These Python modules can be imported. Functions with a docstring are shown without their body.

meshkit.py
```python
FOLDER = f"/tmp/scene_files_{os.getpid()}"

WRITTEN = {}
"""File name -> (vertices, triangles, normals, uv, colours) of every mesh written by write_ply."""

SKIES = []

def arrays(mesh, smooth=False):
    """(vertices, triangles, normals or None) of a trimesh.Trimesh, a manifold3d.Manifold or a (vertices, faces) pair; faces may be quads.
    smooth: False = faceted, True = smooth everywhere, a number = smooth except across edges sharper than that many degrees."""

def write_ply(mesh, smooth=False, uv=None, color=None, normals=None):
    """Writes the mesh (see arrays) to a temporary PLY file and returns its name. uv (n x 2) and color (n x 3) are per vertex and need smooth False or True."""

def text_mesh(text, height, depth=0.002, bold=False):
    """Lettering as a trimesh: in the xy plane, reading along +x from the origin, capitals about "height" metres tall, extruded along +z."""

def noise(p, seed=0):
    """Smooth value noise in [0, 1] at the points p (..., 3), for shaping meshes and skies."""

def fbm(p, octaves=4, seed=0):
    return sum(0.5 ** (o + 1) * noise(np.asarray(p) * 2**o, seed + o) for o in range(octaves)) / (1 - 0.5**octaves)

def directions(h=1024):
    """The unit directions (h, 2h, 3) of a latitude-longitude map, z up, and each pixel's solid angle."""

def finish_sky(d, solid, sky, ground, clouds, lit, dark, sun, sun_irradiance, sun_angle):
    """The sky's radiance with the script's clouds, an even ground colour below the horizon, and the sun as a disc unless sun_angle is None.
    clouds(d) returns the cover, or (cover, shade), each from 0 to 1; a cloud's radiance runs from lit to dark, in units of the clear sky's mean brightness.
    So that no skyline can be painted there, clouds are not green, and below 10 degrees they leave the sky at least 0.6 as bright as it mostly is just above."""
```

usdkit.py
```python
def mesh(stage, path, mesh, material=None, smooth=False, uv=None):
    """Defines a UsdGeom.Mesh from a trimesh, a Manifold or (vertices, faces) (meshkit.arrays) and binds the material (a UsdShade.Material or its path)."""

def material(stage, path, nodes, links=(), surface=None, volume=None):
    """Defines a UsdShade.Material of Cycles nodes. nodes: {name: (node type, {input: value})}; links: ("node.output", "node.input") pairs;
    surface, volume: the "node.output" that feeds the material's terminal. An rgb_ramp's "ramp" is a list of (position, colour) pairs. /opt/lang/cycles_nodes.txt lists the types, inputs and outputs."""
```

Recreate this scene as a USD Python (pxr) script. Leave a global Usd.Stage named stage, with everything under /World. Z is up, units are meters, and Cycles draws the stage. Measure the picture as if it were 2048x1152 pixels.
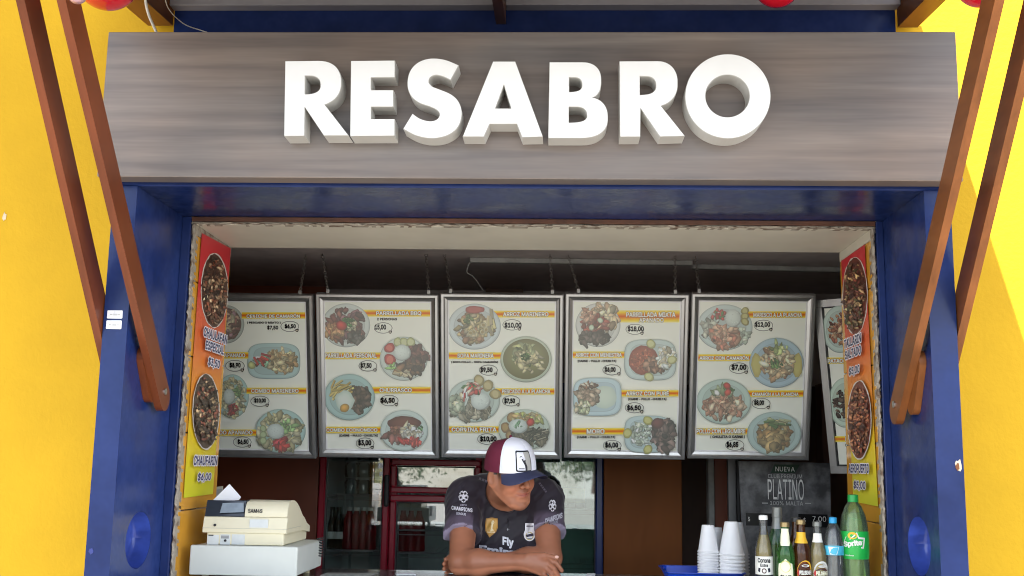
import math, random
import numpy as np, trimesh, manifold3d as m3
import shapely.geometry as sg
from shapely import affinity
from shapely.ops import unary_union
from pxr import Usd, UsdGeom, UsdLux, UsdShade, Sdf, Gf, Vt
import usdkit, meshkit

stage = Usd.Stage.CreateInMemory()
UsdGeom.SetStageUpAxis(stage, 'Z')
UsdGeom.SetStageMetersPerUnit(stage, 1.0)
UsdGeom.Xform.Define(stage, '/World')
UsdGeom.Scope.Define(stage, '/World/Looks')
T = Sdf.ValueTypeNames

# ------------------------------------------------------------------ camera, sky, sun, exposure
EYE = 1.50                                   # metres above the pavement
FPX, PITCH, YAW, ROLL = 2180.8, 0.16140, 0.04212, 0.016446
EXPOSURE = 2.2
SKY = 0.085
SUN = 1.25
SUN_TO = np.array([-0.27, -0.36, 1.0])       # direction towards the sun


def ray(px, py):
    a, b = px - 1024., py - 576.
    cr, sr = math.cos(ROLL), math.sin(ROLL)
    u, v = a * cr + b * sr, -a * sr + b * cr
    x, up = u / FPX, -v / FPX
    cp, sp = math.cos(PITCH), math.sin(PITCH)
    y, z = cp - up * sp, sp + up * cp
    cy, sy = math.cos(YAW), math.sin(YAW)
    return np.array([x * cy - y * sy, x * sy + y * cy, z])


O = np.array([0, 0, EYE])


def at(px, py, Y):
    d = ray(px, py)
    return O + d * Y / d[1]


def atx(px, py, X):
    d = ray(px, py)
    return O + d * X / d[0]


def atz(px, py, Z):
    d = ray(px, py)
    return O + d * (Z - EYE) / d[2]


def hit(px, py, p, n):
    d = ray(px, py)
    return O + d * (np.dot(np.asarray(p) - O, n) / np.dot(d, n))


cam = UsdGeom.Camera.Define(stage, '/World/camera')
fw = ray(1024, 576)
rt = ray(1024 + FPX, 576) - fw
up_ = ray(1024, 576 - FPX) - fw
mt = Gf.Matrix4d(*rt, 0, *up_, 0, *(-fw), 0, *map(float, O), 1)
cam.AddTransformOp().Set(mt)
cam.CreateHorizontalApertureAttr(36.0)
cam.CreateVerticalApertureAttr(20.25)
cam.CreateFocalLengthAttr(36.0 * FPX / 2048)
cam.CreateClippingRangeAttr(Gf.Vec2f(0.05, 2000))
cam.CreateExposureAttr(EXPOSURE)

sd = SUN_TO / np.linalg.norm(SUN_TO)
dome = UsdLux.DomeLight.Define(stage, '/World/sky')
dome.GetPrim().SetCustomDataByKey('kind', 'structure')
skym = usdkit.material(stage, '/World/Looks/sky_look', {
    'sky': ('sky_texture', {'sky_type': 'single_scattering', 'sun_disc': False, 'sun_elevation': float(math.asin(sd[2])),
                            'sun_rotation': float(math.atan2(sd[0], sd[1]))}),
    'tc': ('texture_coordinate', {}),
    'mp': ('mapping', {'scale': (1.0, 1.0, 2.6)}),
    'nz': ('noise_texture', {'scale': 2.2, 'detail': 7.0, 'roughness': 0.58}),
    'rp': ('rgb_ramp', {'ramp': [(0.40, (0, 0, 0)), (0.62, (1, 1, 1))]}),
    'cl': ('mix', {'color2': (11.0, 11.3, 11.8)}),
    'bg': ('background_shader', {'strength': SKY})},
    [('tc.generated', 'mp.vector'), ('mp.vector', 'nz.vector'), ('nz.fac', 'rp.fac'), ('sky.color', 'cl.color1'), ('rp.color', 'cl.fac'),
     ('cl.color', 'bg.color')], surface='bg.background')
UsdShade.MaterialBindingAPI.Apply(dome.GetPrim()).Bind(skym)
sun = UsdLux.DistantLight.Define(stage, '/World/sun')
zc = sd
xc = np.cross([0, 1, 0], zc); xc /= np.linalg.norm(xc)
yc = np.cross(zc, xc)
sun.AddTransformOp().Set(Gf.Matrix4d(*xc, 0, *yc, 0, *zc, 0, 0, 0, 20, 1))
sun.CreateIntensityAttr(SUN)
sun.CreateAngleAttr(0.53)
sun.CreateNormalizeAttr(True)
sun.CreateColorAttr(Gf.Vec3f(1.0, 0.955, 0.88))

# ------------------------------------------------------------------ helpers: colour, materials, prims
def lin(*c):
    """sRGB 0..255 -> linear."""
    if len(c) == 1:
        c = c[0]
    x = np.asarray(c, float) / 255.
    return np.where(x <= 0.04045, x / 12.92, ((x + 0.055) / 1.055) ** 2.4)


LOOK = {}


def pm(name, base, rough=0.5, var=0.12, scale=12., bump=0.0, bscale=150., metal=0.0, spec=0.5, stretch=(1, 1, 1), coat=0.0,
       second=None, lo=0.35, hi=0.65, detail=5., sss=0.0, rvar=0.0):
    """A principled material whose colour wanders by noise between two tones, with a fine bump."""
    base = np.asarray(base, float)
    a = np.clip(base * (1 - var), 0, 1)
    b = np.clip(base * (1 + var), 0, 1) if second is None else np.asarray(second, float)
    n = {'tc': ('texture_coordinate', {}), 'mp': ('mapping', {'scale': stretch}),
         'nz': ('noise_texture', {'scale': float(scale), 'detail': detail, 'roughness': 0.6}),
         'rp': ('rgb_ramp', {'ramp': [(lo, tuple(a)), (hi, tuple(b))]}),
         'p': ('principled_bsdf', {'roughness': rough, 'metallic': metal, 'specular_ior_level': spec, 'coat_weight': coat, 'coat_roughness': 0.08})}
    l = [('tc.object', 'mp.vector'), ('mp.vector', 'nz.vector'), ('nz.fac', 'rp.fac'), ('rp.color', 'p.base_color')]
    if sss:
        n['p'][1].update(subsurface_weight=sss, subsurface_scale=0.006, subsurface_radius=(1.0, 0.35, 0.2))
    if rvar:
        n['mr'] = ('map_range', {'from_min': 0.3, 'from_max': 0.7, 'to_min': max(0.02, rough - rvar), 'to_max': min(1., rough + rvar)})
        l += [('nz.fac', 'mr.value'), ('mr.result', 'p.roughness')]
    if bump:
        n['n2'] = ('noise_texture', {'scale': float(bscale), 'detail': 4.0, 'roughness': 0.6})
        n['bp'] = ('bump', {'strength': bump, 'distance': 0.004})
        l += [('mp.vector', 'n2.vector'), ('n2.fac', 'bp.height'), ('bp.normal', 'p.normal')]
    LOOK[name] = usdkit.material(stage, '/World/Looks/' + name, n, l, surface='p.BSDF')
    return LOOK[name]


def clearm(name, color, ior=1.5, rough=0.02, tint_glossy=(1, 1, 1), boost=1.0):
    """A thin clear pane or wall: transparent mixed with a mirror reflection by fresnel, so that light passes."""
    n = {'t': ('transparent_bsdf', {'color': color}), 'g': ('glossy_bsdf', {'color': tint_glossy, 'roughness': rough}),
         'f': ('fresnel', {'IOR': ior}), 'mu': ('math', {'math_type': 'multiply', 'value2': boost, 'use_clamp': True}),
         'm': ('mix_closure', {})}
    l = [('f.fac', 'mu.value1'), ('mu.value', 'm.fac'), ('t.BSDF', 'm.closure1'), ('g.BSDF', 'm.closure2')]
    LOOK[name] = usdkit.material(stage, '/World/Looks/' + name, n, l, surface='m.closure')
    return LOOK[name]


def vcolm(name, rough=0.4, spec=0.5, coat=0.0):
    n = {'a': ('attribute', {'attribute': 'Col'}), 'p': ('principled_bsdf', {'roughness': rough, 'specular_ior_level': spec, 'coat_weight': coat, 'coat_roughness': 0.05})}
    LOOK[name] = usdkit.material(stage, '/World/Looks/' + name, n, [('a.color', 'p.base_color')], surface='p.BSDF')
    return LOOK[name]


USED = {}


def numbered(parent, name):
    k = parent + '/' + name
    i = USED.get(k, -1) + 1
    USED[k] = i
    return k if i == 0 else f'{k}_{i:03d}'


class Thing:
    def __init__(self, path, loc):
        self.path, self.loc = path, np.asarray(loc, float)


def setdata(prim, label=None, cat=None, group=None, kind=None):
    for k, v in (('label', label), ('category', cat), ('group', group), ('kind', kind)):
        if v:
            prim.SetCustomDataByKey(k, v)


def thing(name, label, cat, loc=(0, 0, 0), group=None, kind=None):
    path = numbered('/World', name)
    x = UsdGeom.Xform.Define(stage, path)
    x.AddTranslateOp().Set(Gf.Vec3d(*map(float, loc)))
    setdata(x.GetPrim(), label, cat, group, kind)
    return Thing(path, loc)


def arr(m):
    if isinstance(m, trimesh.Trimesh):
        return m
    if hasattr(m, 'to_mesh'):
        q = m.to_mesh()
        return trimesh.Trimesh(q.vert_properties[:, :3], q.tri_verts, process=False)
    v, f = np.asarray(m[0], float), np.asarray(m[1], int)
    if f.shape[1] == 4:
        f = np.vstack([f[:, [0, 1, 2]], f[:, [0, 2, 3]]])
    return trimesh.Trimesh(v, f, process=False)


def part(parent, name, mesh, look, smooth=False, label=None, kind=None, col=None):
    """A mesh given in world coordinates, as a child of the thing (or sub-part of a part)."""
    m = arr(mesh)
    m = trimesh.Trimesh(m.vertices - parent.loc, m.faces, process=False)
    if col is not None:                                   # only the points that faces use
        used, inv = np.unique(m.faces, return_inverse=True)
        m = trimesh.Trimesh(m.vertices[used], inv.reshape(-1, 3), process=False)
        col = np.asarray(col)[used]
    path = numbered(parent.path, name)
    u = usdkit.mesh(stage, path, m, LOOK[look] if isinstance(look, str) else look, smooth=smooth)
    if col is not None:
        UsdGeom.PrimvarsAPI(u).CreatePrimvar('Col', T.Color3fArray, 'vertex').Set(Vt.Vec3fArray.FromNumpy(np.asarray(col, np.float32)))
    setdata(u.GetPrim(), label, None, None, kind)
    return Thing(path, parent.loc)


def single(name, mesh, look, label=None, cat=None, group=None, kind=None, smooth=False):
    """A top-level thing that is one mesh."""
    path = numbered('/World', name)
    u = usdkit.mesh(stage, path, arr(mesh), LOOK[look] if isinstance(look, str) else look, smooth=smooth)
    setdata(u.GetPrim(), label, cat, group, kind)
    return Thing(path, (0, 0, 0))


def copy_of(src, name, loc, label, cat, group, rotz=0.0):
    path = numbered('/World', name)
    x = UsdGeom.Xform.Define(stage, path)
    x.AddTranslateOp().Set(Gf.Vec3d(*map(float, loc)))
    if rotz:
        x.AddRotateZOp().Set(rotz)
    x.GetPrim().GetReferences().AddInternalReference(src.path)
    x.GetPrim().SetInstanceable(True)
    setdata(x.GetPrim(), label, cat, group)
    return Thing(path, loc)


# ------------------------------------------------------------------ helpers: shapes (world coordinates)
def cat_(*ms):
    ms = [arr(m) for m in ms]
    return trimesh.util.concatenate(ms)


def box(x0, x1, y0, y1, z0, z1, bev=0.0):
    """A box, its edges bevelled when bev > 0."""
    if bev <= 0:
        b = trimesh.creation.box([x1 - x0, y1 - y0, z1 - z0])
        b.apply_translation([(x0 + x1) / 2, (y0 + y1) / 2, (z0 + z1) / 2])
        return b
    b = min(bev, (x1 - x0) / 2.01, (y1 - y0) / 2.01, (z1 - z0) / 2.01)
    pts = []
    for sx in (0, 1):
        for sy in (0, 1):
            for sz in (0, 1):
                p = np.array([x1 if sx else x0, y1 if sy else y0, z1 if sz else z0], float)
                s = np.array([1 - 2 * sx, 1 - 2 * sy, 1 - 2 * sz]) * b
                for k in range(3):
                    q = p + s
                    q[k] = p[k]
                    pts.append(q)
    return arr(m3.Manifold.hull_points(np.asarray(pts)))


def rbox(x0, x1, y0, y1, z0, z1, r, n=12):
    """A box with rounded edges: the hull of eight spheres."""
    s = m3.Manifold.sphere(r, n)
    return arr(m3.Manifold.batch_hull([s.translate((x, y, z)) for x in (x0 + r, x1 - r) for y in (y0 + r, y1 - r) for z in (z0 + r, z1 - r)]))


def beam(p, q, w, h, upv=(0, 0, 1), bev=0.0):
    """A bar from p to q, w wide across and h along upv."""
    p, q = np.asarray(p, float), np.asarray(q, float)
    d = q - p
    L = np.linalg.norm(d)
    d /= L
    s = np.cross(d, upv); s /= np.linalg.norm(s)
    u = np.cross(s, d)
    b = box(-w / 2, w / 2, 0, L, -h / 2, h / 2, bev)
    M = np.eye(4)
    M[:3, 0], M[:3, 1], M[:3, 2], M[:3, 3] = s, d, u, p
    b.apply_transform(M)
    return b


def tube(pts, r, n=8, cap=True):
    pts = np.asarray(pts, float)
    rr = np.broadcast_to(r, (len(pts),))
    t = np.gradient(pts, axis=0)
    t /= np.linalg.norm(t, axis=1, keepdims=True)
    ref = np.array([0, 0, 1.]) if abs(t[0, 2]) < 0.9 else np.array([1., 0, 0])
    V = []
    for i in range(len(pts)):
        s = np.cross(t[i], ref); s /= np.linalg.norm(s)
        u = np.cross(s, t[i]); ref = u
        a = np.arange(n) / n * 2 * math.pi
        V.append(pts[i] + rr[i] * (np.cos(a)[:, None] * s + np.sin(a)[:, None] * u))
    V = np.vstack(V)
    F = []
    for i in range(len(pts) - 1):
        for k in range(n):
            a, b = i * n + k, i * n + (k + 1) % n
            F += [[a, b + n, b], [a, a + n, b + n]]
    if cap:
        c0, c1 = len(V), len(V) + 1
        V = np.vstack([V, pts[0], pts[-1]])
        e = (len(pts) - 1) * n
        for k in range(n):
            F += [[c0, k, (k + 1) % n], [c1, e + (k + 1) % n, e + k]]
    return trimesh.Trimesh(V, F, process=False)


def lathe(prof, c=(0, 0, 0), n=32, squash=None):
    """Revolves (radius, height) pairs about the vertical through c."""
    prof = np.asarray(prof, float)
    a = np.arange(n) / n * 2 * math.pi
    V = np.stack([prof[:, None, 0] * np.cos(a), prof[:, None, 0] * np.sin(a), np.repeat(prof[:, 1:2], n, 1)], -1).reshape(-1, 3)
    i = np.arange(len(prof) - 1)[:, None] * n
    k = np.arange(n)[None]
    A, B = i + k, i + (k + 1) % n
    F = np.concatenate([np.stack([A, B, B + n], -1).reshape(-1, 3), np.stack([A, B + n, A + n], -1).reshape(-1, 3)])
    return trimesh.Trimesh(V + np.asarray(c, float), F, process=False)


def prism(poly, frame, d0, d1):
    """Extrudes a shapely polygon (u, w) between offsets d0 and d1 along the frame's normal. frame = (origin, u axis, w axis, normal)."""
    o, u, w, n = frame
    out = []
    for g in getattr(poly, 'geoms', [poly]):
        if g.is_empty or g.area < 1e-12:
            continue
        m = trimesh.creation.extrude_polygon(g, d1 - d0, engine='earcut')
        v = np.asarray(m.vertices)
        P = np.asarray(o) + v[:, 0:1] * u + v[:, 1:2] * w + (v[:, 2:3] + d0) * n
        f = np.asarray(m.faces)
        if np.dot(np.cross(u, w), n) < 0:
            f = f[:, ::-1]
        out.append(trimesh.Trimesh(P, f, process=False))
    return trimesh.util.concatenate(out)


def smooth_path(pts, n=6, closed=False):
    """Catmull-Rom through the points."""
    P = np.asarray(pts, float)
    N = len(P)
    out = []
    for i in range(N if closed else N - 1):
        p0, p1, p2, p3 = (P[(i + k) % N] if closed else P[min(max(i + k, 0), N - 1)] for k in (-1, 0, 1, 2))
        for t in np.arange(n) / n:
            out.append(0.5 * ((2 * p1) + (-p0 + p2) * t + (2 * p0 - 5 * p1 + 4 * p2 - p3) * t * t + (-p0 + 3 * p1 - 3 * p2 + p3) * t ** 3))
    if not closed:
        out.append(P[-1])
    return np.array(out)


_TXT = {}


def text_poly(text, weight=0.0, bold=True):
    """The outline of a line of lettering (capitals one unit tall, starting at x = 0), thickened by weight."""
    k = (text, bold)
    if k not in _TXT:
        m = meshkit.text_mesh(text, 1.0, 0.1, bold)
        tri = m.vertices[m.faces]
        nz = np.cross(tri[:, 1] - tri[:, 0], tri[:, 2] - tri[:, 0])[:, 2]
        f = m.faces[(nz > 1e-12) & (tri[:, :, 2].min(1) > 0.05)]
        e = np.vstack([f[:, [0, 1]], f[:, [1, 2]], f[:, [2, 0]]])
        key, cnt = np.unique(np.sort(e, 1), axis=0, return_counts=True)
        rim = {tuple(x) for x in key[cnt == 1]}
        nxt = {a: b for a, b in e.tolist() if (min(a, b), max(a, b)) in rim}
        g = None
        rings = []
        while nxt:
            a = next(iter(nxt))
            r_ = []
            while a in nxt:
                r_.append(a)
                a = nxt.pop(a)
            if len(r_) > 2:
                rings.append(sg.Polygon(m.vertices[r_][:, :2]).buffer(0))
        for q in sorted(rings, key=lambda x: -x.area):
            g = q if g is None else g.symmetric_difference(q)
        _TXT[k] = g.simplify(0.008)
    g = _TXT[k]
    return g.buffer(weight, join_style=2) if weight else g


def fit(poly, x0, x1, y0, y1):
    a, b, c, d = poly.bounds
    return affinity.affine_transform(poly, [(x1 - x0) / (c - a), 0, 0, (y1 - y0) / (d - b), x0 - a * (x1 - x0) / (c - a), y0 - b * (y1 - y0) / (d - b)])
# ------------------------------------------------------------------ the setting
pm('yellow_paint', (0.605, 0.352, 0.014), rough=0.7, spec=0.18, var=0.06, scale=2.2, bump=0.4, bscale=55., detail=9.)
pm('blue_paint', (0.013, 0.027, 0.110), rough=0.24, spec=0.24, var=0.2, scale=5.0, bump=0.12, bscale=22., rvar=0.12, detail=9.)
pm('blue_inside', (0.025, 0.04, 0.20), rough=0.25, var=0.1)
pm('pavement', (0.155, 0.15, 0.142), rough=0.85, var=0.12, scale=1.5, bump=0.3, bscale=40.)
pm('plaster_white', (0.60, 0.555, 0.455), rough=0.42, var=0.06, scale=3., bump=0.1, bscale=80.)
pm('ceiling_brown', (0.50, 0.44, 0.42), rough=0.5, var=0.1)
pm('room_brown', (0.13, 0.06, 0.035), rough=0.5, var=0.15, stretch=(1, 1, 0.2))
pm('floor_grey', (0.3, 0.28, 0.26), rough=0.5)
pm('timber', (0.140, 0.035, 0.011), spec=0.3, rough=0.38, var=0.28, scale=14., stretch=(1.0, 0.14, 0.14), bump=0.08, bscale=60.)
pm('timber_light', (0.190, 0.064, 0.017), spec=0.3, rough=0.4, var=0.3, scale=14., stretch=(1, 0.14, 0.5), bump=0.08, bscale=60.)
pm('timber_dark', (0.10, 0.04, 0.022), rough=0.42, var=0.3, scale=14., stretch=(1, 0.12, 0.5), bump=0.08, bscale=60.)
pm('roof_sheet', (0.15, 0.145, 0.15), rough=0.45, var=0.1, scale=6., metal=0.3)
pm('grey_paint', (0.33, 0.31, 0.32), rough=0.5, var=0.08, scale=6.)
pm('steel', (0.55, 0.55, 0.54), rough=0.3, metal=1.0, var=0.1)
pm('white_gloss', (0.86, 0.86, 0.85), rough=0.3, var=0.01)
pm('letter_side', (0.52, 0.51, 0.48), rough=0.45, var=0.03)
pm('chipped', (0.40, 0.35, 0.28), rough=0.8, var=0.1, scale=30., second=(0.13, 0.075, 0.045), lo=0.48, hi=0.66, bump=0.6, bscale=90.)
pm('tile', (0.62, 0.30, 0.035), rough=0.12, var=0.12, scale=5.)
pm('grout', (0.45, 0.40, 0.32), rough=0.8)
pm('foliage', (0.045, 0.075, 0.025), rough=0.7, var=0.5, scale=3.)
pm('concrete', (0.42, 0.41, 0.39), rough=0.8, var=0.1)

# wood laminate of the sign: long streaks along the board
LOOK['sign_wood'] = usdkit.material(stage, '/World/Looks/sign_wood', {
    'tc': ('texture_coordinate', {}), 'mp': ('mapping', {'scale': (0.6, 1, 13.)}), 'mp2': ('mapping', {'scale': (0.9, 1, 2.2)}),
    'mp3': ('mapping', {'scale': (5., 1, 95.)}),
    'nz': ('noise_texture', {'scale': 1.6, 'detail': 5.0, 'roughness': 0.55, 'distortion': 0.35}),
    'n2': ('noise_texture', {'scale': 1.7, 'detail': 2.0}), 'n3': ('noise_texture', {'scale': 1.4, 'detail': 3.0}),
    'rp': ('rgb_ramp', {'ramp': [(0.22, (0.104, 0.087, 0.083)), (0.45, (0.172, 0.141, 0.125)), (0.6, (0.212, 0.174, 0.151)), (0.8, (0.280, 0.238, 0.208))]}),
    'rp2': ('rgb_ramp', {'ramp': [(0.34, (0.80, 0.86, 0.92)), (0.66, (1.10, 1.02, 0.94))]}),
    'rp3': ('rgb_ramp', {'ramp': [(0.3, (0.93, 0.93, 0.93)), (0.7, (1.05, 1.05, 1.05))]}),
    'mx': ('mix', {'mix_type': 'multiply', 'fac': 1.0}), 'my': ('mix', {'mix_type': 'multiply', 'fac': 1.0}),
    'p': ('principled_bsdf', {'roughness': 0.42, 'specular_ior_level': 0.5})},
    [('tc.object', 'mp.vector'), ('tc.object', 'mp2.vector'), ('tc.object', 'mp3.vector'), ('mp.vector', 'nz.vector'), ('mp2.vector', 'n2.vector'), ('mp3.vector', 'n3.vector'),
     ('nz.fac', 'rp.fac'), ('n2.fac', 'rp2.fac'), ('n3.fac', 'rp3.fac'), ('rp.color', 'mx.color1'), ('rp2.color', 'mx.color2'), ('mx.color', 'my.color1'), ('rp3.color', 'my.color2'),
     ('my.color', 'p.base_color')], surface='p.BSDF')

YS, YB, YW, YI = 3.0, 3.065, 3.468, 3.861          # sign front, portal front, wall face, inner end of the reveal
XLO, XLI, XL = -1.305, -1.234, -1.192              # left pillar outside, inside, opening
XRO, XRI, XR = 1.114, 1.040, 1.005
ZT, ZP = EYE + 0.768, EYE + 0.792                  # top of the opening, underside of the portal
ZC = EYE - 0.375                                    # counter top
YBACK, ZCEIL = 5.62, EYE + 0.90

single('pavement', box(-60, 60, -60, YW + 12, -0.3, 0.0), 'pavement', kind='structure')
# the building: a yellow wall with the kiosk's opening in it, and the room behind
bw = thing('yellow_building', 'bright yellow rendered building wall around the kiosk opening', 'wall', (0, YW, 0))
part(bw, 'wall', cat_(box(-9, XLI - 0.01, YW, YW + 0.2, 0, 4.6), box(XRI + 0.01, 9, YW, YW + 0.2, 0, 4.6), box(XLI - 0.01, XRI + 0.01, YW, YW + 0.2, ZP + 0.02, 4.6)), 'yellow_paint')
part(bw, 'lower_wall', box(XLI - 0.008, XRI + 0.008, YW + 0.003, YW + 0.15, 0.0, ZC - 0.04), 'tile')
part(bw, 'roof', box(-9.3, 9.3, YW - 0.05, YW + 6, 4.6, 4.8), 'concrete')

room = thing('kiosk_room', 'dark brown room with ceiling behind the serving opening', 'room', (0, YI, 0), kind='structure')
part(room, 'ceiling', box(-2.2, 2.0, YI + 0.02, YBACK + 0.6, ZCEIL, ZCEIL + 0.05), 'ceiling_brown')
part(room, 'floor', box(-2.2, 2.0, YW + 0.16, YBACK + 0.6, 0.0, 0.02), 'floor_grey')
part(room, 'back_wall', box(-2.2, 2.0, YBACK + 0.55, YBACK + 0.6, 0.02, ZCEIL), 'room_brown')
part(room, 'side_wall', box(-2.25, -2.2, YI, YBACK + 0.6, 0.02, ZCEIL), 'room_brown')
part(room, 'side_wall', box(2.0, 2.05, YI, YBACK + 0.6, 0.02, ZCEIL), 'room_brown')
part(room, 'front_wall', cat_(box(-2.2, XL - 0.14, YW + 0.21, YI, 0.02, ZCEIL), box(XR + 0.14, 2.0, YW + 0.21, YI, 0.02, ZCEIL)), 'room_brown')

# the reveal of the opening: cream soffit, tiled jambs, chipped edges
rng = np.random.default_rng(5)
su = thing('opening_surround', 'cream soffit and yellow tiled jambs lining the serving opening', 'door frame', (0, YW, 0))
part(su, 'soffit', box(XL - 0.1, XR + 0.1, YW + 0.004, YI, ZT, ZT + 0.12, 0.004), 'plaster_white')
part(su, 'jamb', box(XL - 0.12, XL - 0.006, YW + 0.2, YI - 0.002, 0.02, ZT - 0.002), 'grout')
part(su, 'jamb', box(XR + 0.006, XR + 0.12, YW + 0.2, YI - 0.002, 0.02, ZT - 0.002), 'grout')
TH = 0.247
for s, xf in ((-1, XL), (1, XR)):
    z = ZC + 0.02 - TH * 0.2
    while z < ZT - 0.06:
        z1 = min(z + TH - 0.003, ZT - 0.034)
        x0, x1 = (xf - 0.02, xf) if s < 0 else (xf, xf + 0.02)
        part(su, 'tile', box(x0, x1, YW + 0.012, YI + 0.0, z, z1, 0.002), 'tile')
        z += TH


def ragged(a, b, n, wid, axis, out):
    """A chipped strip of plaster along an edge of the opening: from a to b on the wall face, uneven in width and in thickness."""
    a, b = np.asarray(a, float), np.asarray(b, float)
    t = np.linspace(0, 1, n)
    V = []
    for i in range(n):
        p = a + (b - a) * t[i]
        w = wid * (0.80 + 0.35 * rng.random())
        dpt = 0.004 + 0.007 * rng.random()
        for k, (o, d) in enumerate(((0, 0.03), (0, -dpt), (0.5 * w, -dpt - 0.003 * rng.random()), (w, -0.001 + 0.004 * rng.random()), (w * 1.02, 0.03))):
            q = p.copy()
            q += np.asarray(out) * (o + 0.0015 * rng.standard_normal() * (k in (1, 2, 3)))
            q[1] = YW + d
            V.append(q)
    F = []
    m = 5
    for i in range(n - 1):
        for k in range(m - 1):
            A, B = i * m + k, i * m + k + 1
            F += [[A, B, B + m], [A, B + m, A + m]]
    return trimesh.Trimesh(np.array(V), F, process=False)


part(su, 'chipped_edge', ragged((XL, YW, ZC), (XL, YW, ZT), 110, 0.011, 2, (-1, 0, 0)), 'chipped', smooth=20)
part(su, 'chipped_edge', ragged((XR, YW, ZC), (XR, YW, ZT), 110, 0.011, 2, (1, 0, 0)), 'chipped', smooth=20)
part(su, 'chipped_edge', ragged((XL - 0.012, YW, ZT), (XR + 0.012, YW, ZT), 170, 0.0055, 0, (0, 0, 1)), 'chipped', smooth=20)

part(su, 'plaster_strip', box(XL - 0.02, XL + 0.001, YW + 0.010, YI + 0.001, ZT - 0.0335, ZT - 0.0005), 'chipped')
part(su, 'plaster_strip', box(XR - 0.001, XR + 0.02, YW + 0.010, YI + 0.001, ZT - 0.0335, ZT - 0.0005), 'plaster_white')
# ------------------------------------------------------------------ the blue portal
pf = thing('blue_portal', 'glossy blue painted portal of two pillars and header framing the kiosk', 'portal', (0, YB, 0))


def pillar(x0, x1, inner, hole):
    """A box pillar with a round hole through its inner face, lined by a tube."""
    b = m3.Manifold.cube((x1 - x0, YW - YB - 0.002, ZP)).translate((x0, YB, 0))
    c = m3.Manifold.cylinder(0.2, 0.083, 0.083, 48).rotate((0, 90, 0)).translate((-0.1, 0, 0))
    dent = c.scale((1, 1.2, 1.0)).translate(((x1 if inner > 0 else x0) - inner * 0.062 + inner * 0.1, hole[0], hole[1]))
    return b - dent


hl = atx(277, 1080, XLI)
hr = atx(1838, 1092, XRI)
part(pf, 'pillar', pillar(XLO, XLI, 1, (hl[1], hl[2])), 'blue_paint', smooth=35)
part(pf, 'pillar', pillar(XRI, XRO, -1, (hr[1], hr[2])), 'blue_paint', smooth=35)
pm('lit_hole_blue', (0.035, 0.065, 0.30), rough=0.22, spec=0.4, var=0.2, scale=20.)  # brighter than the pillar paint: light inside the holes put into the colour
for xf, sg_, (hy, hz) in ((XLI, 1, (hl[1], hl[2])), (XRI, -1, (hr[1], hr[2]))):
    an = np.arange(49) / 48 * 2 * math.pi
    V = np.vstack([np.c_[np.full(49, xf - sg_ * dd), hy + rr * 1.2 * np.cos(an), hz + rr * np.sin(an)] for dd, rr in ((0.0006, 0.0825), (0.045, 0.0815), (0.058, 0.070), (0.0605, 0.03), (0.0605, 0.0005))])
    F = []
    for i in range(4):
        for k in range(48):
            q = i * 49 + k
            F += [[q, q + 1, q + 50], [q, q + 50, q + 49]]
    part(pf, 'lit_hole_wall', trimesh.Trimesh(V, F, process=False), 'lit_hole_blue', smooth=True)
part(pf, 'header', box(XLO, XRO, YB + 0.002, YW - 0.003, ZP + 0.001, ZP + 0.43, 0.004), 'blue_paint')
part(pf, 'beam', box(-1.30, 1.10, YW - 0.03, YW + 0.05, ZP + 0.43, EYE + 1.64), 'blue_paint')
part(pf, 'inner_band', box(XLI, XL - 0.013, YW - 0.012, YW + 0.1, 0.0, ZP, 0.002), 'blue_paint')
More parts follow.
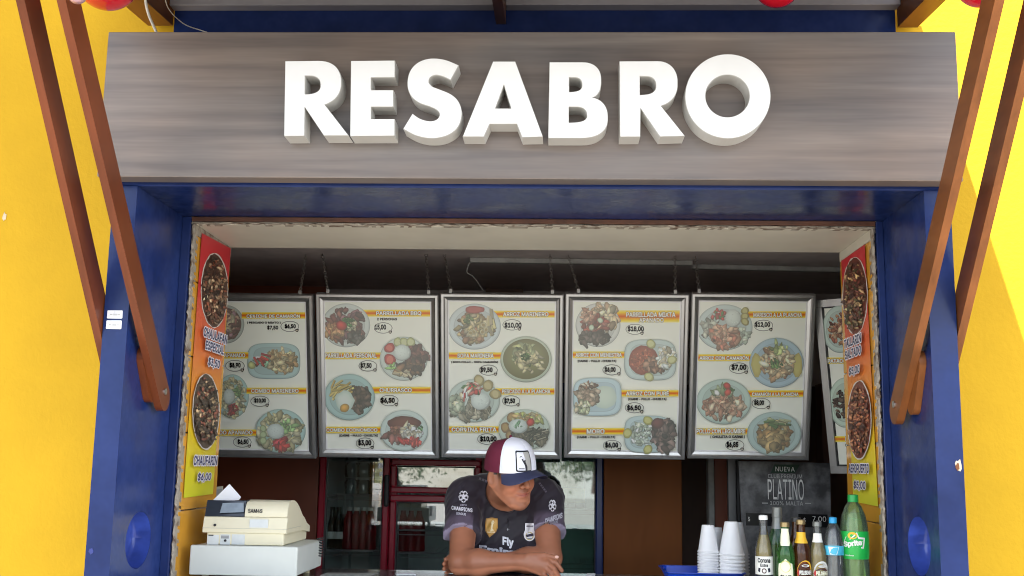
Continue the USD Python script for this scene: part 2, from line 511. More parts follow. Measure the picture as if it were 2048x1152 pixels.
part(pf, 'inner_band', box(XR + 0.0125, XRI, YW - 0.012, YW + 0.1, 0.0, ZP, 0.002), 'blue_paint')
part(pf, 'inner_band', box(XL - 0.012, XR + 0.012, YW - 0.010, YW + 0.1, ZT + 0.0085, ZP, 0.002), 'timber_dark')
# ------------------------------------------------------------------ the sign
SL, SR, SB, ST = -1.329, 1.128, EYE + 0.803, EYE + 1.242
sign = thing('shop_sign', 'long grey brown wood grain sign board with raised white letters RESABRO', 'sign', (0, YS, SB))
part(sign, 'board', box(SL, SR, YS, YB - 0.001, SB, ST, 0.002), 'sign_wood')
YL = YS - 0.072


def Lp(pts, crop):
    x0, y0 = crop
    return [(lambda q: (q[0], q[2]))(at(x0 + X / 3.938, y0 + Y / 3.938, YL)) for X, Y in pts]


def bez(p0, p1, p2, p3, n=14):
    t = np.linspace(0, 1, n)[:, None]
    p0, p1, p2, p3 = map(np.asarray, (p0, p1, p2, p3))
    return [tuple(q) for q in (1 - t) ** 3 * p0 + 3 * t * (1 - t) ** 2 * p1 + 3 * t * t * (1 - t) * p2 + t ** 3 * p3]


def ell(cx, cy, rx, ry, n=72):
    a = np.arange(n) / n * 2 * math.pi
    return [(cx + rx * math.cos(t), cy + ry * math.sin(t)) for t in a]


C1, C2 = (550, 90), (1040, 90)
letters = []
letters.append((C1, [(80, 127)] + bez((345, 124), (470, 124), (525, 200), (523, 290)) + bez((523, 310), (520, 385), (470, 445), (392, 470)) + [(580, 713), (385, 714), (235, 490), (232, 716), (72, 717)],
                [[(237, 243)] + bez((275, 243), (330, 243), (358, 270), (358, 312)) + bez((358, 330), (350, 375), (300, 387), (237, 388))]))
letters.append((C1, [(598, 125), (945, 122), (944, 255), (757, 256), (757, 355), (933, 355), (932, 487), (757, 487), (757, 583), (943, 583), (942, 715), (592, 717)], []))
S_out = smooth_path([(1384, 276), (1320, 247), (1270, 237), (1227, 252), (1212, 290), (1238, 326), (1305, 353), (1385, 388), (1442, 440), (1470, 515), (1463, 595), (1425, 665), (1355, 712), (1270, 733), (1180, 730), (1095, 706), (1010, 660)], 5)
S_in = smooth_path([(1083, 541), (1145, 582), (1220, 600), (1275, 586), (1297, 550), (1280, 515), (1225, 487), (1140, 457), (1080, 412), (1048, 350), (1044, 280), (1063, 208), (1110, 150), (1180, 115), (1260, 106), (1350, 120), (1447, 160)], 5)
letters.append((C1, [tuple(p) for p in S_out] + [tuple(p) for p in S_in], []))
letters.append((C1, [(1717, 130), (1893, 130), (2110, 722), (1947, 727), (1905, 622), (1690, 622), (1645, 722), (1478, 722)], [[(1803, 315), (1860, 500), (1735, 500)]]))
letters.append((C2, [(232, 135)] + bez((490, 135), (590, 135), (640, 190), (640, 270)) + bez((640, 300), (638, 360), (615, 400), (572, 414)) + bez((580, 416), (650, 430), (692, 490), (692, 560)) + bez((692, 590), (690, 680), (610, 733), (490, 733)) + [(222, 733)],
                [[(388, 255)] + bez((430, 255), (470, 256), (488, 280), (488, 310)) + bez((488, 325), (485, 355), (455, 369), (388, 370)), [(385, 487)] + bez((455, 487), (500, 490), (527, 515), (527, 548)) + bez((527, 565), (520, 598), (480, 611), (385, 612))]))
letters.append((C2, [(783, 128)] + bez((1080, 126), (1190, 126), (1243, 205), (1242, 290)) + bez((1242, 320), (1240, 400), (1190, 455), (1110, 480)) + [(1298, 716), (1103, 722), (950, 500), (947, 722), (788, 723)],
                [[(945, 247)] + bez((990, 247), (1045, 247), (1070, 275), (1070, 315)) + bez((1070, 335), (1062, 378), (1020, 392), (945, 393))]))
letters.append((C2, ell(1637, 404, 337, 332), [ell(1634, 402, 173, 167)]))
fr_sign = (np.zeros(3), np.array([1., 0, 0]), np.array([0, 0, 1.]), np.array([0, -1., 0]))
for crop, outer, holes in letters:
    pg = sg.Polygon(Lp(outer, crop), [Lp(h, crop) for h in holes]).buffer(0)
    f0 = prism(pg.buffer(-0.0012), fr_sign, -YL - 0.0005 + 0.0, -YL + 0.0015)
    body = prism(pg, fr_sign, -YS + 0.0005, -YL - 0.0006)
    L = part(sign, 'letter', body, 'letter_side')
    part(L, 'face', f0, 'white_gloss')

# ------------------------------------------------------------------ canopy over the kiosk: rafters, purlin, sheets, braces
SLOPE = 0.082
CD = 1.38                                         # how far it stands out


def zr(y, z0):
    return z0 - SLOPE * (YW - y)


cp = thing('canopy', 'timber canopy with grey metal roof sheets above the sign', 'canopy', (0, YW, EYE + 1.44))
for x0, x1, zb, lk in ((1.106, 1.170, 1.44, 'timber_light'), (-1.388, -1.304, 1.447, 'timber_light'), (-0.212, -0.180, 1.452, 'timber_dark')):
    y1, y0 = YW - 0.031, YW - CD
    v = []
    for y in (y1, y0):
        for x in (x0, x1):
            for h in (0, 0.105):
                v.append((x, y, zr(y, EYE + zb) + h))
    part(cp, 'rafter', trimesh.convex.convex_hull(np.array(v)), lk)
for x0, x1 in ((-1.303, -0.213), (-0.179, 1.105)):
    part(cp, 'wall_plate', box(x0, x1, 3.39, YW - 0.031, EYE + 1.497, EYE + 1.562, 0.002), 'grey_paint')
    y = YW - CD + 0.03
    part(cp, 'purlin', box(x0, x1, y, y + 0.06, zr(y, EYE + 1.49), zr(y, EYE + 1.56), 0.002), 'grey_paint')
part(cp, 'front_beam', box(-1.42, 1.172, YW - CD - 0.05, YW - CD - 0.002, zr(YW - CD, EYE + 1.40), zr(YW - CD, EYE + 1.60), 0.003), 'timber')
nx = 520
xs = np.linspace(-1.41, 1.105, nx)
ph = (xs * 5.0) % 1.0
hgt = np.interp(ph, [0, 0.62, 0.70, 0.92, 1.0], [0, 0, 0.022, 0.022, 0])
V, F = [], []
for y in (YW - 0.032, YW - CD - 0.1):
    for dz in (0.0, 0.0012):
        V.append(np.stack([xs, np.full(nx, y), zr(y, EYE + 1.582) + hgt + dz], 1))
V = np.vstack(V)
for i in range(nx - 1):
    a, b, c, d = i, nx + i, 2 * nx + i, 3 * nx + i
    F += [[a, a + 1, c + 1], [a, c + 1, c], [b, d + 1, b + 1], [b, d, d + 1]]
part(cp, 'roof_sheet', trimesh.Trimesh(V, F, process=False), 'roof_sheet')


def brace(px_hi, px_lo, X, depth, w, look, label, ylo, out):
    """A flat timber brace in a vertical plane: its front edge runs through two points of the photograph, carried on to its ends."""
    a, b = atx(*px_hi, X), atx(*px_lo, X)
    d = (b - a) / np.linalg.norm(b - a)
    t0 = (zr(a[1], EYE + 1.43) - a[2]) / d[2]
    for _ in range(4):
        t0 = (zr(a[1] + d[1] * t0, EYE + 1.432) - a[2]) / d[2]
    t1 = (ylo - a[1]) / d[1]
    n = np.array([0, d[2], -d[1]])
    n = n if n[1] > 0 else -n
    top, bot = a + d * t0, a + d * t1
    L = np.linalg.norm(bot - top)
    # rounded lower end, square upper end
    r = depth / 2
    pg = sg.Polygon([(0, 0), (L - r, 0)] + [(L - r + r * math.sin(t), r - r * math.cos(t)) for t in np.linspace(0.1, math.pi - 0.1, 14)] + [(L - r, depth), (0, depth)])
    fr = (top - np.array([w if out < 0 else 0.0, 0, 0]), d, n, np.array([1., 0, 0]))
    t = thing('timber_brace', label, 'brace', tuple(bot))
    part(t, 'timber', prism(pg.buffer(-0.0015).buffer(0.0015), fr, 0, w), look)
    return t, bot, d, n


def bolt(t, p, sx):
    c = trimesh.creation.cylinder(0.010, 0.007, sections=18)
    c.apply_transform(trimesh.transformations.rotation_matrix(math.pi / 2, [0, 1, 0]))
    c.apply_translation(p)
    part(t, 'bolt', c, 'steel', smooth=40)


BW, BDEP = 0.022, 0.080


def spacer(t, x0, x1, hi, lo, look):
    """The short round-ended block between a brace and its pillar."""
    p_, q_ = atx(*hi, (x0 + x1) / 2), atx(*lo, (x0 + x1) / 2)
    g = sg.LineString([(p_[1], p_[2]), (q_[1], q_[2])]).buffer(0.034)
    part(t, 'spacer_block', prism(g, (np.array([x0, 0, 0]), np.array([0, 1., 0]), np.array([0, 0, 1.]), np.array([1., 0, 0])), 0, x1 - x0), look, smooth=30)


t, bot, d, n = brace((131, 0), (259, 543), XLI + 0.020 + BW, BDEP, BW, 'timber', 'reddish timber brace bolted to the inner side of the left blue pillar', 3.290, -1)
bolt(t, bot - d * 0.06 + n * 0.045 + np.array([0.001, 0, 0]), 1)
spacer(t, XLI + 0.0005, XLI + 0.0195, (288, 715), (299, 782), 'timber')
t, bot, d, n = brace((49, 0), (130, 355), XLO - 0.003, BDEP, BW, 'timber', 'outermost reddish brown timber brace on the yellow wall left of the pillar', 3.40, -1)
t, bot, d, n = brace((1990, 0), (1851, 596), XRI - 0.020 - BW, BDEP, BW, 'timber_light', 'orange brown timber brace bolted to the inner side of the right blue pillar', 3.283, 1)
bolt(t, bot - d * 0.06 + n * 0.045 + np.array([-0.001, 0, 0]), 1)
spacer(t, XRI - 0.0195, XRI - 0.0005, (1838, 725), (1828, 806), 'timber_light')
t, bot, d, n = brace((2076, 0), (1985, 380), XRO + 0.003, BDEP, BW, 'timber_light', 'outermost orange brown timber brace outside the right blue pillar', 3.40, 1)

# the balcony slab, added out of view only to shade the left end of the wall
up = thing('added_sun_blocker', 'added unseen pale concrete balcony slab projecting from the storey above', 'sun_blocker', (-4, YW, 4.1))
part(up, 'slab', box(-7.5, -0.75, YW - 1.6, YW - 0.002, 4.15, 4.3, 0.01), 'concrete')
part(up, 'sun_blocker_rim', box(-7.5, -0.75, YW - 1.6, YW - 1.48, 4.302, 5.1, 0.01), 'plaster_white')
# a line of trees across the square, behind the photographer
rngt = np.random.default_rng(11)
for k, lb in enumerate(('round green tree at far left across the square', 'small green tree second from left across the square', 'tall green tree left of the middle across the square', 'low green tree in the middle across the square', 'broad green tree right of the middle across the square', 'slim green tree at far right across the square')):
    x, y, h = -46 + k * 17 + rngt.uniform(-3, 3), -75 + rngt.uniform(-6, 6), rngt.uniform(4.0, 7.0)
    tr = thing('square_tree', lb, 'tree', (x, y, 0), 'trees across the square')
    part(tr, 'trunk', tube([(x, y, 0), (x + 0.1, y, h * 0.3), (x, y, h * 0.6)], [0.2, 0.15, 0.1]), 'timber_dark')
    P = rngt.normal(size=(3500, 3)) * [2.2, 2.0, h * 0.18] + [x, y, h * 0.62]
    q = rngt.normal(size=(3500, 2, 3)) * 0.16
    V = np.concatenate([P[:, None], P[:, None] + q], 1).reshape(-1, 3)
    part(tr, 'crown', trimesh.Trimesh(V, np.arange(len(V)).reshape(-1, 3), process=False), 'foliage')
# ------------------------------------------------------------------ printed matter: flat coloured shapes on a sheet
vcolm('print_gloss', rough=0.22, spec=0.5)
vcolm('print_matt', rough=0.45, spec=0.4)
pm('poster_paper', lin(243, 246, 233), rough=0.25, var=0.025, scale=2.0, spec=0.5)
pm('aluminium', (0.42, 0.42, 0.41), rough=0.33, metal=0.85, var=0.06, scale=30., stretch=(1, 1, 0.1))
pm('aluminium_dark', (0.12, 0.12, 0.12), rough=0.4, metal=0.6, var=0.06)
pm('black_plastic', (0.012, 0.012, 0.013), rough=0.45)
pm('chain_metal', (0.35, 0.33, 0.3), rough=0.4, metal=0.9)


class Print:
    """Coloured flat shapes laid one over another on a sheet; each layer a hair above the one below."""

    def __init__(self, frame, to_uv, base=0.0004, step=1.2e-5):
        self.frame, self.uv, self.h, self.step = frame, to_uv, base, step
        self.V, self.F, self.C, self.n, self.fade = [], [], [], 0, 0.0

    def pts(self, P):
        return np.array([self.uv(*p) for p in P])

    def add(self, v2, f, col):
        self.h += self.step
        o, u, w, n = self.frame
        v2 = np.asarray(v2, float)
        f = np.asarray(f, int)
        a = v2[f]
        area = (a[:, 1, 0] - a[:, 0, 0]) * (a[:, 2, 1] - a[:, 0, 1]) - (a[:, 2, 0] - a[:, 0, 0]) * (a[:, 1, 1] - a[:, 0, 1])
        hand = np.dot(np.cross(u, w), n)
        f = np.where((area * hand < 0)[:, None], f[:, ::-1], f)
        self.V.append(np.asarray(o) + v2[:, :1] * u + v2[:, 1:2] * w + self.h * n)
        self.F.append(f + self.n)
        col = np.broadcast_to(np.asarray(col, float), (len(v2), 3))
        self.C.append(col * (1 - self.fade) + np.array([0.56, 0.62, 0.54]) * self.fade)
        self.n += len(v2)

    def poly(self, P, col):
        """A polygon in photograph coordinates (or a shapely shape in sheet coordinates), one colour."""
        g = sg.Polygon(self.pts(P)).buffer(0) if isinstance(P, (list, np.ndarray)) else P
        for q in getattr(g, 'geoms', [g]):
            if q.is_empty or q.area < 1e-10 or q.geom_type != 'Polygon':
                continue
            v, f = trimesh.creation.triangulate_polygon(q, engine='earcut')
            self.add(v, f, lin(col))

    def blob(self, P, c, edge, mid, hi=None):
        """A rounded patch shading from its rim to its middle, as a photographed piece of food does."""
        P = self.pts(P)
        c = np.array(self.uv(*c))
        n = len(P)
        v = np.vstack([P, c + (P - c) * 0.6, c + (P - c) * 0.25])
        k = np.arange(n)
        j = (k + 1) % n
        f = np.concatenate([np.stack([k, j, j + n], 1), np.stack([k, j + n, k + n], 1), np.stack([k + n, j + n, j + 2 * n], 1), np.stack([k + n, j + 2 * n, k + 2 * n], 1),
                            np.stack([np.full(n - 2, 2 * n), 2 * n + k[1:-1], 2 * n + k[2:]], 1)])
        col = np.vstack([np.repeat([lin(edge)], n, 0), np.repeat([lin(mid)], n, 0), np.repeat([lin(hi if hi is not None else mid)], n, 0)])
        self.add(v, f, col)

    def bar(self, x0, x1, y0, y1, fade=True):
        """A heading's band: orange in the middle, yellow towards its long edges, paler at its ends."""
        ys = np.linspace(y0, y1, 7)
        cols = [lin(250, 238, 150), lin(248, 218, 60), lin(240, 165, 50), lin(222, 105, 45), lin(240, 165, 50), lin(248, 218, 60), lin(250, 238, 150)]
        v = self.pts([(x, y) for y in ys for x in (x0, x1)])
        f = []
        for i in range(6):
            f += [[2 * i, 2 * i + 1, 2 * i + 3], [2 * i, 2 * i + 3, 2 * i + 2]]
        self.add(v, f, np.repeat(cols, 2, 0))

    def text(self, s, x0, x1, yc, h, col, weight=0.06, halo=None, hw=0.14, slant=0.0, bold=True, level=False):
        """Lettering fitted between x0 and x1, h tall about yc (photograph coordinates, reading left to right)."""
        q = self.pts([(x0, yc + h / 2), (x1, yc + h / 2), (x0, yc - h / 2)])
        if level:
            m_ = self.pts([((x0 + x1) / 2, yc + h / 2), ((x0 + x1) / 2, yc - h / 2)])
            q = np.array([[q[0][0], m_[0][1]], [q[1][0], m_[0][1]], [q[0][0], m_[1][1]]])
        a, b, c, d = text_poly(s, weight, bold).bounds
        ax, ay = (q[1] - q[0]) / (c - a), (q[2] - q[0]) / (d - b)
        for wgt, cl in (((hw, halo), (weight, col)) if halo is not None else ((weight, col),)):
            g = text_poly(s, wgt, bold)
            if slant:
                g = affinity.affine_transform(g, [1, slant, 0, 1, 0, 0])
            m = [ax[0], ay[0], ax[1], ay[1], q[0][0] - a * ax[0] - b * ay[0], q[0][1] - a * ax[1] - b * ay[1]]
            self.poly(affinity.affine_transform(g, m), cl)

    def ring(self, cx, cy, rx, ry, wd, col):
        self.poly(sg.Polygon(self.pts(ell(cx, cy, rx, ry, 40)), [self.pts(ell(cx, cy, rx - wd, ry - wd, 40))]).buffer(0), col)

    def mesh(self, parent, name, look):
        V, F, C = np.vstack(self.V), np.vstack(self.F), np.vstack(self.C)
        return part(parent, name, trimesh.Trimesh(V, F, process=False), look, col=C)


def wob(cx, cy, rx, ry, r, n=9, amp=0.28, rot=None):
    rot = r.uniform(0, 6.3) if rot is None else rot
    k = 1 + amp * (r.random(n) - 0.5) * 2
    a = np.arange(n) / n * 2 * math.pi
    x, y = rx * k * np.cos(a), ry * k * np.sin(a)
    return [(cx + u * math.cos(rot) - v * math.sin(rot), cy + u * math.sin(rot) + v * math.cos(rot)) for u, v in zip(x, y)]


def shade(c, k):
    return tuple(np.clip(np.asarray(c, float) * k, 0, 255))


def scatter(p, r, cx, cy, rx, ry, n, size, cols, asp=(1, 1.7), amp=0.3, jit=0.14, power=0.6, dark=0.78):
    """n pieces of food over an ellipse: from the back rim to the front, each shaded from a darker edge to a lighter middle."""
    n, size = int(n * 1.7), size * 0.74
    a = r.random(n) * 2 * math.pi
    d = r.random(n) ** power
    X, Y = cx + rx * d * np.cos(a), cy + ry * d * np.sin(a)
    for i in np.argsort(Y + r.normal(size=n) * ry * 0.3):
        c = shade(cols[r.integers(len(cols))], 1 + jit * r.normal())
        s = size * r.uniform(0.65, 1.3)
        P = wob(X[i], Y[i], s * r.uniform(*asp), s * 0.8, r, 9, amp)
        sh = (X[i] + s * 0.12, Y[i] + s * 0.28)
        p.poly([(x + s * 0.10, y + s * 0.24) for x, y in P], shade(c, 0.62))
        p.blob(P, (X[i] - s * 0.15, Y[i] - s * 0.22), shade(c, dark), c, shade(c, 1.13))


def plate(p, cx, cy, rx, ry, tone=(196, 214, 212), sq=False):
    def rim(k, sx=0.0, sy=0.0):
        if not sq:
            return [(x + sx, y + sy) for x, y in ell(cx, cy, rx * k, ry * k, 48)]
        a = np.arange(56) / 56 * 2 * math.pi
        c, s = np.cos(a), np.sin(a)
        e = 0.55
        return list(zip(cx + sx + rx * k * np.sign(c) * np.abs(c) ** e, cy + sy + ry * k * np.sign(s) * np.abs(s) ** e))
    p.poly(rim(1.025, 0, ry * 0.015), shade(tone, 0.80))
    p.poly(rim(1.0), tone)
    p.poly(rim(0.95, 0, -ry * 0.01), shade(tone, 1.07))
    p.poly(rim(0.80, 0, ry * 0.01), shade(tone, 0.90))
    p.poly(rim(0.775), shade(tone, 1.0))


MEAT, MEAT2, DARK = (118, 72, 70), (150, 98, 88), (82, 66, 60)
TAN, CREAM, RICE = (186, 150, 108), (212, 200, 168), (226, 236, 228)
RED, GREEN, LIME = (196, 62, 56), (92, 138, 78), (196, 202, 122)
SHR, SHR2, ONION = (196, 148, 122), (214, 178, 150), (206, 158, 172)
FRY, BEAN, FISH, SOUP = (204, 180, 96), (128, 62, 46), (158, 150, 132), (142, 140, 92)


def rice(p, r, cx, cy, rx, ry, c=RICE):
    p.poly(wob(cx + rx * 0.06, cy + ry * 0.1, rx * 1.03, ry * 1.03, r, 20, 0.04, 0), shade(c, 0.72))
    p.blob(wob(cx, cy, rx, ry, r, 20, 0.04, 0), (cx - rx * 0.15, cy - ry * 0.25), shade(c, 0.88), c, shade(c, 1.04))
    for _ in range(26):
        a, d = r.uniform(0, 6.28), r.random() ** 0.5 * 0.85
        p.poly(wob(cx + rx * d * math.cos(a), cy + ry * d * math.sin(a), rx * 0.09, ry * 0.05, r, 5, 0.2), shade(c, r.uniform(0.9, 1.06)))


def leaf(p, r, cx, cy, s, n=7, c=GREEN):
    scatter(p, r, cx, cy, s, s * 0.7, n, s * 0.36, [c, shade(c, 1.25), shade(c, 0.75)], (1, 2.2), 0.4)


def disc(p, r, cx, cy, s, c, inner=None):
    p.blob(wob(cx, cy, s, s * 0.85, r, 14, 0.06), (cx - s * 0.2, cy - s * 0.25), shade(c, 0.72), c, shade(c, 1.15))
    if inner is not None:
        p.poly(wob(cx, cy, s * 0.62, s * 0.5, r, 10, 0.08), inner)


def strips(p, r, cx, cy, rx, ry, n, L, w, cols, ang=None):
    for _ in range(n):
        a, d = r.uniform(0, 6.28), r.random() ** 0.6
        x, y = cx + rx * d * math.cos(a), cy + ry * d * math.sin(a)
        t = r.uniform(0, 3.14) if ang is None else ang + r.normal() * 0.25
        c = shade(cols[r.integers(len(cols))], 1 + 0.12 * r.normal())
        u, v = np.array([math.cos(t), math.sin(t)]) * L * r.uniform(0.6, 1), np.array([-math.sin(t), math.cos(t)]) * w
        q = np.array([x, y])
        p.poly([tuple(q - u - v + 3), tuple(q + u - v + 3), tuple(q + u + v + 3), tuple(q - u + v + 3)], shade(c, 0.5))
        p.poly([tuple(q - u - v), tuple(q + u - v), tuple(q + u + v), tuple(q - u + v)], c)


def food(p, kind, cx, cy, rx, ry, seed):
    """One photographed dish. The kinds follow what the plates of the menu show."""
    r = np.random.default_rng(seed)
    sq = kind in ('platter', 'menestra', 'pure', 'moro')
    if kind == 'parrillada':
        plate(p, cx, cy, rx, ry, (204, 212, 206))
        scatter(p, r, cx, cy, rx * 0.8, ry * 0.8, 60, rx * 0.17, [MEAT, MEAT2, (142, 100, 106), (108, 76, 74)])
        scatter(p, r, cx - rx * 0.5, cy + ry * 0.35, rx * 0.36, ry * 0.4, 26, rx * 0.12, [TAN, (196, 150, 110), (170, 110, 84)], (1, 2))
        scatter(p, r, cx + rx * 0.42, cy + ry * 0.55, rx * 0.33, ry * 0.26, 18, rx * 0.13, [DARK, (96, 92, 88)])
        scatter(p, r, cx + rx * 0.15, cy - ry * 0.05, rx * 0.3, ry * 0.28, 16, rx * 0.11, [CREAM, (200, 206, 170)])
        leaf(p, r, cx + rx * 0.08, cy - ry * 0.12, rx * 0.26, 10)
        disc(p, r, cx - rx * 0.18, cy + ry * 0.02, rx * 0.24, RED)
    elif kind == 'personal':
        plate(p, cx, cy, rx, ry, (206, 216, 208))
        for k in range(3):
            disc(p, r, cx - rx * 0.25 + k * rx * 0.28, cy - ry * 0.75, rx * 0.22, (198, 204, 140), (214, 218, 170))
        scatter(p, r, cx + rx * 0.5, cy - ry * 0.1, rx * 0.42, ry * 0.5, 32, rx * 0.18, [MEAT, (104, 70, 66), (128, 84, 78)])
        scatter(p, r, cx + rx * 0.2, cy + ry * 0.5, rx * 0.6, ry * 0.3, 34, rx * 0.15, [DARK, (132, 100, 76), (112, 88, 74)], (1, 2.2))
        strips(p, r, cx - rx * 0.15, cy + ry * 0.68, rx * 0.4, ry * 0.12, 10, rx * 0.2, rx * 0.04, [CREAM, (176, 160, 120)], 0.4)
        rice(p, r, cx - rx * 0.08, cy - ry * 0.3, rx * 0.36, ry * 0.36)
        disc(p, r, cx - rx * 0.6, cy - ry * 0.5, rx * 0.24, RED, (214, 110, 96))
        disc(p, r, cx - rx * 0.58, cy + ry * 0.05, rx * 0.27, RED, (220, 120, 100))
        leaf(p, r, cx - rx * 0.5, cy + ry * 0.34, rx * 0.22, 6, (130, 160, 100))
    elif kind == 'churrasco':
        plate(p, cx, cy, rx, ry, (170, 200, 196))
        scatter(p, r, cx + rx * 0.4, cy + ry * 0.05, rx * 0.4, ry * 0.6, 44, rx * 0.16, [DARK, (98, 76, 62), (74, 62, 56), (116, 92, 80)])
        strips(p, r, cx - rx * 0.35, cy - ry * 0.35, rx * 0.42, ry * 0.36, 34, rx * 0.24, rx * 0.035, [FRY, (220, 200, 120), (182, 156, 84)], -0.75)
        p.blob(wob(cx - rx * 0.17, cy + ry * 0.18, rx * 0.42, ry * 0.42, r, 16, 0.1), (cx - rx * 0.2, cy + ry * 0.1), (196, 216, 202), (226, 238, 226), (234, 242, 232))
        disc(p, r, cx - rx * 0.18, cy + ry * 0.48, rx * 0.2, (214, 164, 66))
    elif kind == 'economico':
        plate(p, cx, cy, rx, ry, (204, 218, 210))
        p.blob(wob(cx, cy - ry * 0.35, rx * 0.72, ry * 0.36, r, 18, 0.06, 0), (cx, cy - ry * 0.4), (96, 44, 34), (122, 66, 52), (130, 74, 58))
        scatter(p, r, cx - rx * 0.35, cy + ry * 0.2, rx * 0.48, ry * 0.34, 34, rx * 0.16, [MEAT2, (136, 84, 62), (160, 110, 84)])
        scatter(p, r, cx + rx * 0.35, cy + ry * 0.05, rx * 0.45, ry * 0.4, 30, rx * 0.14, [RICE, (220, 214, 200), CREAM])
        scatter(p, r, cx + rx * 0.3, cy + ry * 0.55, rx * 0.42, ry * 0.14, 14, rx * 0.12, [RED, (206, 90, 80)], (1.2, 2.4))
        leaf(p, r, cx + rx * 0.72, cy - ry * 0.1, rx * 0.14, 4)
    elif kind == 'arroz_marinero':
        plate(p, cx, cy, rx, ry, (204, 214, 214))
        scatter(p, r, cx, cy + ry * 0.08, rx * 0.68, ry * 0.66, 60, rx * 0.14, [(150, 116, 92), (168, 142, 106), (188, 172, 128)])
        p.blob(wob(cx + rx * 0.02, cy - ry * 0.75, rx * 0.4, ry * 0.17, r, 12, 0.1, 0), (cx, cy - ry * 0.75), (150, 62, 60), (186, 92, 88))
        scatter(p, r, cx + rx * 0.05, cy - ry * 0.05, rx * 0.5, ry * 0.48, 36, rx * 0.10, [CREAM, (208, 192, 140), (216, 206, 166)], (1, 2.4))
        strips(p, r, cx + rx * 0.62, cy - ry * 0.1, rx * 0.12, ry * 0.6, 10, rx * 0.22, rx * 0.06, [(206, 196, 142), CREAM], 1.3)
        leaf(p, r, cx - rx * 0.15, cy - ry * 0.3, rx * 0.22, 8, (128, 148, 100))
        for k in range(5):
            x, y = cx + rx * r.uniform(-0.2, 0.5), cy + ry * r.uniform(-0.4, 0.4)
            disc(p, r, x, y, rx * 0.12, (216, 208, 172), (170, 150, 108))
    elif kind == 'sopa':
        plate(p, cx, cy, rx, ry, (190, 200, 180))
        p.blob(ell(cx, cy, rx * 0.92, ry * 0.9, 40), (cx, cy - ry * 0.2), (118, 112, 70), SOUP, (152, 150, 100))
        scatter(p, r, cx - rx * 0.05, cy - ry * 0.25, rx * 0.5, ry * 0.42, 30, rx * 0.14, [(120, 128, 92), (190, 196, 150), (166, 168, 120)], (1, 2.4))
        scatter(p, r, cx + rx * 0.1, cy + ry * 0.1, rx * 0.65, ry * 0.5, 22, rx * 0.12, [(226, 216, 178), (214, 204, 160), (200, 190, 150)], (1, 1.8))
        leaf(p, r, cx, cy - ry * 0.1, rx * 0.2, 8, (92, 116, 70))
    elif kind == 'pescado':
        plate(p, cx, cy, rx, ry, (196, 210, 200))
        for x, y in ((0.2, -0.95), (0.55, -0.7), (0.85, -0.3)):
            disc(p, r, cx + rx * x, cy + ry * y, rx * 0.24, (186, 168, 112), (206, 192, 140))
        scatter(p, r, cx - rx * 0.1, cy + ry * 0.4, rx * 0.75, ry * 0.42, 50, rx * 0.15, [FISH, (176, 170, 150), (138, 130, 110)], (1, 2.6))
        strips(p, r, cx + rx * 0.1, cy + ry * 0.42, rx * 0.75, ry * 0.3, 20, rx * 0.18, rx * 0.02, [(126, 118, 98), (188, 182, 160)], 1.2)
        scatter(p, r, cx - rx * 0.65, cy + ry * 0.1, rx * 0.3, ry * 0.5, 16, rx * 0.16, [(186, 196, 170), CREAM])
        rice(p, r, cx + rx * 0.25, cy + ry * 0.0, rx * 0.37, ry * 0.4)
        scatter(p, r, cx - rx * 0.05, cy - ry * 0.6, rx * 0.3, ry * 0.24, 16, rx * 0.11, [RED, (206, 112, 104), GREEN, (212, 196, 176)], (1, 2.6))
        strips(p, r, cx - rx * 0.35, cy - ry * 0.15, rx * 0.12, ry * 0.25, 6, rx * 0.2, rx * 0.03, [RED, RICE], 1.8)
    elif kind == 'corvina':
        plate(p, cx, cy, rx, ry, (196, 208, 194))
        for x, y in ((-0.5, -0.6), (-0.75, -0.1), (-0.55, 0.3)):
            disc(p, r, cx + rx * x, cy + ry * y, rx * 0.22, (172, 136, 88), (190, 160, 104))
        scatter(p, r, cx + rx * 0.2, cy + ry * 0.38, rx * 0.72, ry * 0.36, 56, rx * 0.13, [(122, 112, 92), (146, 136, 112), (100, 92, 78)], (1, 2.8))
        strips(p, r, cx + rx * 0.5, cy + ry * 0.2, rx * 0.4, ry * 0.3, 16, rx * 0.2, rx * 0.018, [(92, 86, 72), (170, 162, 140)], -0.5)
        scatter(p, r, cx + rx * 0.1, cy - ry * 0.55, rx * 0.6, ry * 0.3, 26, rx * 0.11, [(200, 192, 150), LIME, (190, 160, 110)], (1, 2.4))
        rice(p, r, cx - rx * 0.25, cy - ry * 0.2, rx * 0.36, ry * 0.34)
        leaf(p, r, cx - rx * 0.25, cy - ry * 0.25, rx * 0.16, 5, (150, 196, 150))
        disc(p, r, cx + rx * 0.25, cy - ry * 0.38, rx * 0.17, RED)
    elif kind == 'mixta':
        plate(p, cx, cy, rx, ry, (212, 214, 208))
        scatter(p, r, cx + rx * 0.3, cy - ry * 0.35, rx * 0.6, ry * 0.6, 40, rx * 0.19, [(210, 190, 160), (196, 168, 136), CREAM])
        scatter(p, r, cx - rx * 0.15, cy, rx * 0.55, ry * 0.5, 44, rx * 0.16, [(176, 88, 76), (160, 80, 68), MEAT2])
        scatter(p, r, cx - rx * 0.2, cy + ry * 0.6, rx * 0.66, ry * 0.3, 34, rx * 0.16, [(88, 76, 72), (104, 92, 86), DARK])
        scatter(p, r, cx - rx * 0.55, cy - ry * 0.45, rx * 0.3, ry * 0.3, 14, rx * 0.15, [(214, 176, 150), (190, 140, 120)])
        for x, y in ((0.1, -0.22), (-0.3, 0.12)):
            disc(p, r, cx + rx * x, cy + ry * y, rx * 0.14, (206, 226, 196), (224, 238, 216))
    elif kind == 'menestra':
        plate(p, cx, cy, rx, ry, (196, 212, 208), True)
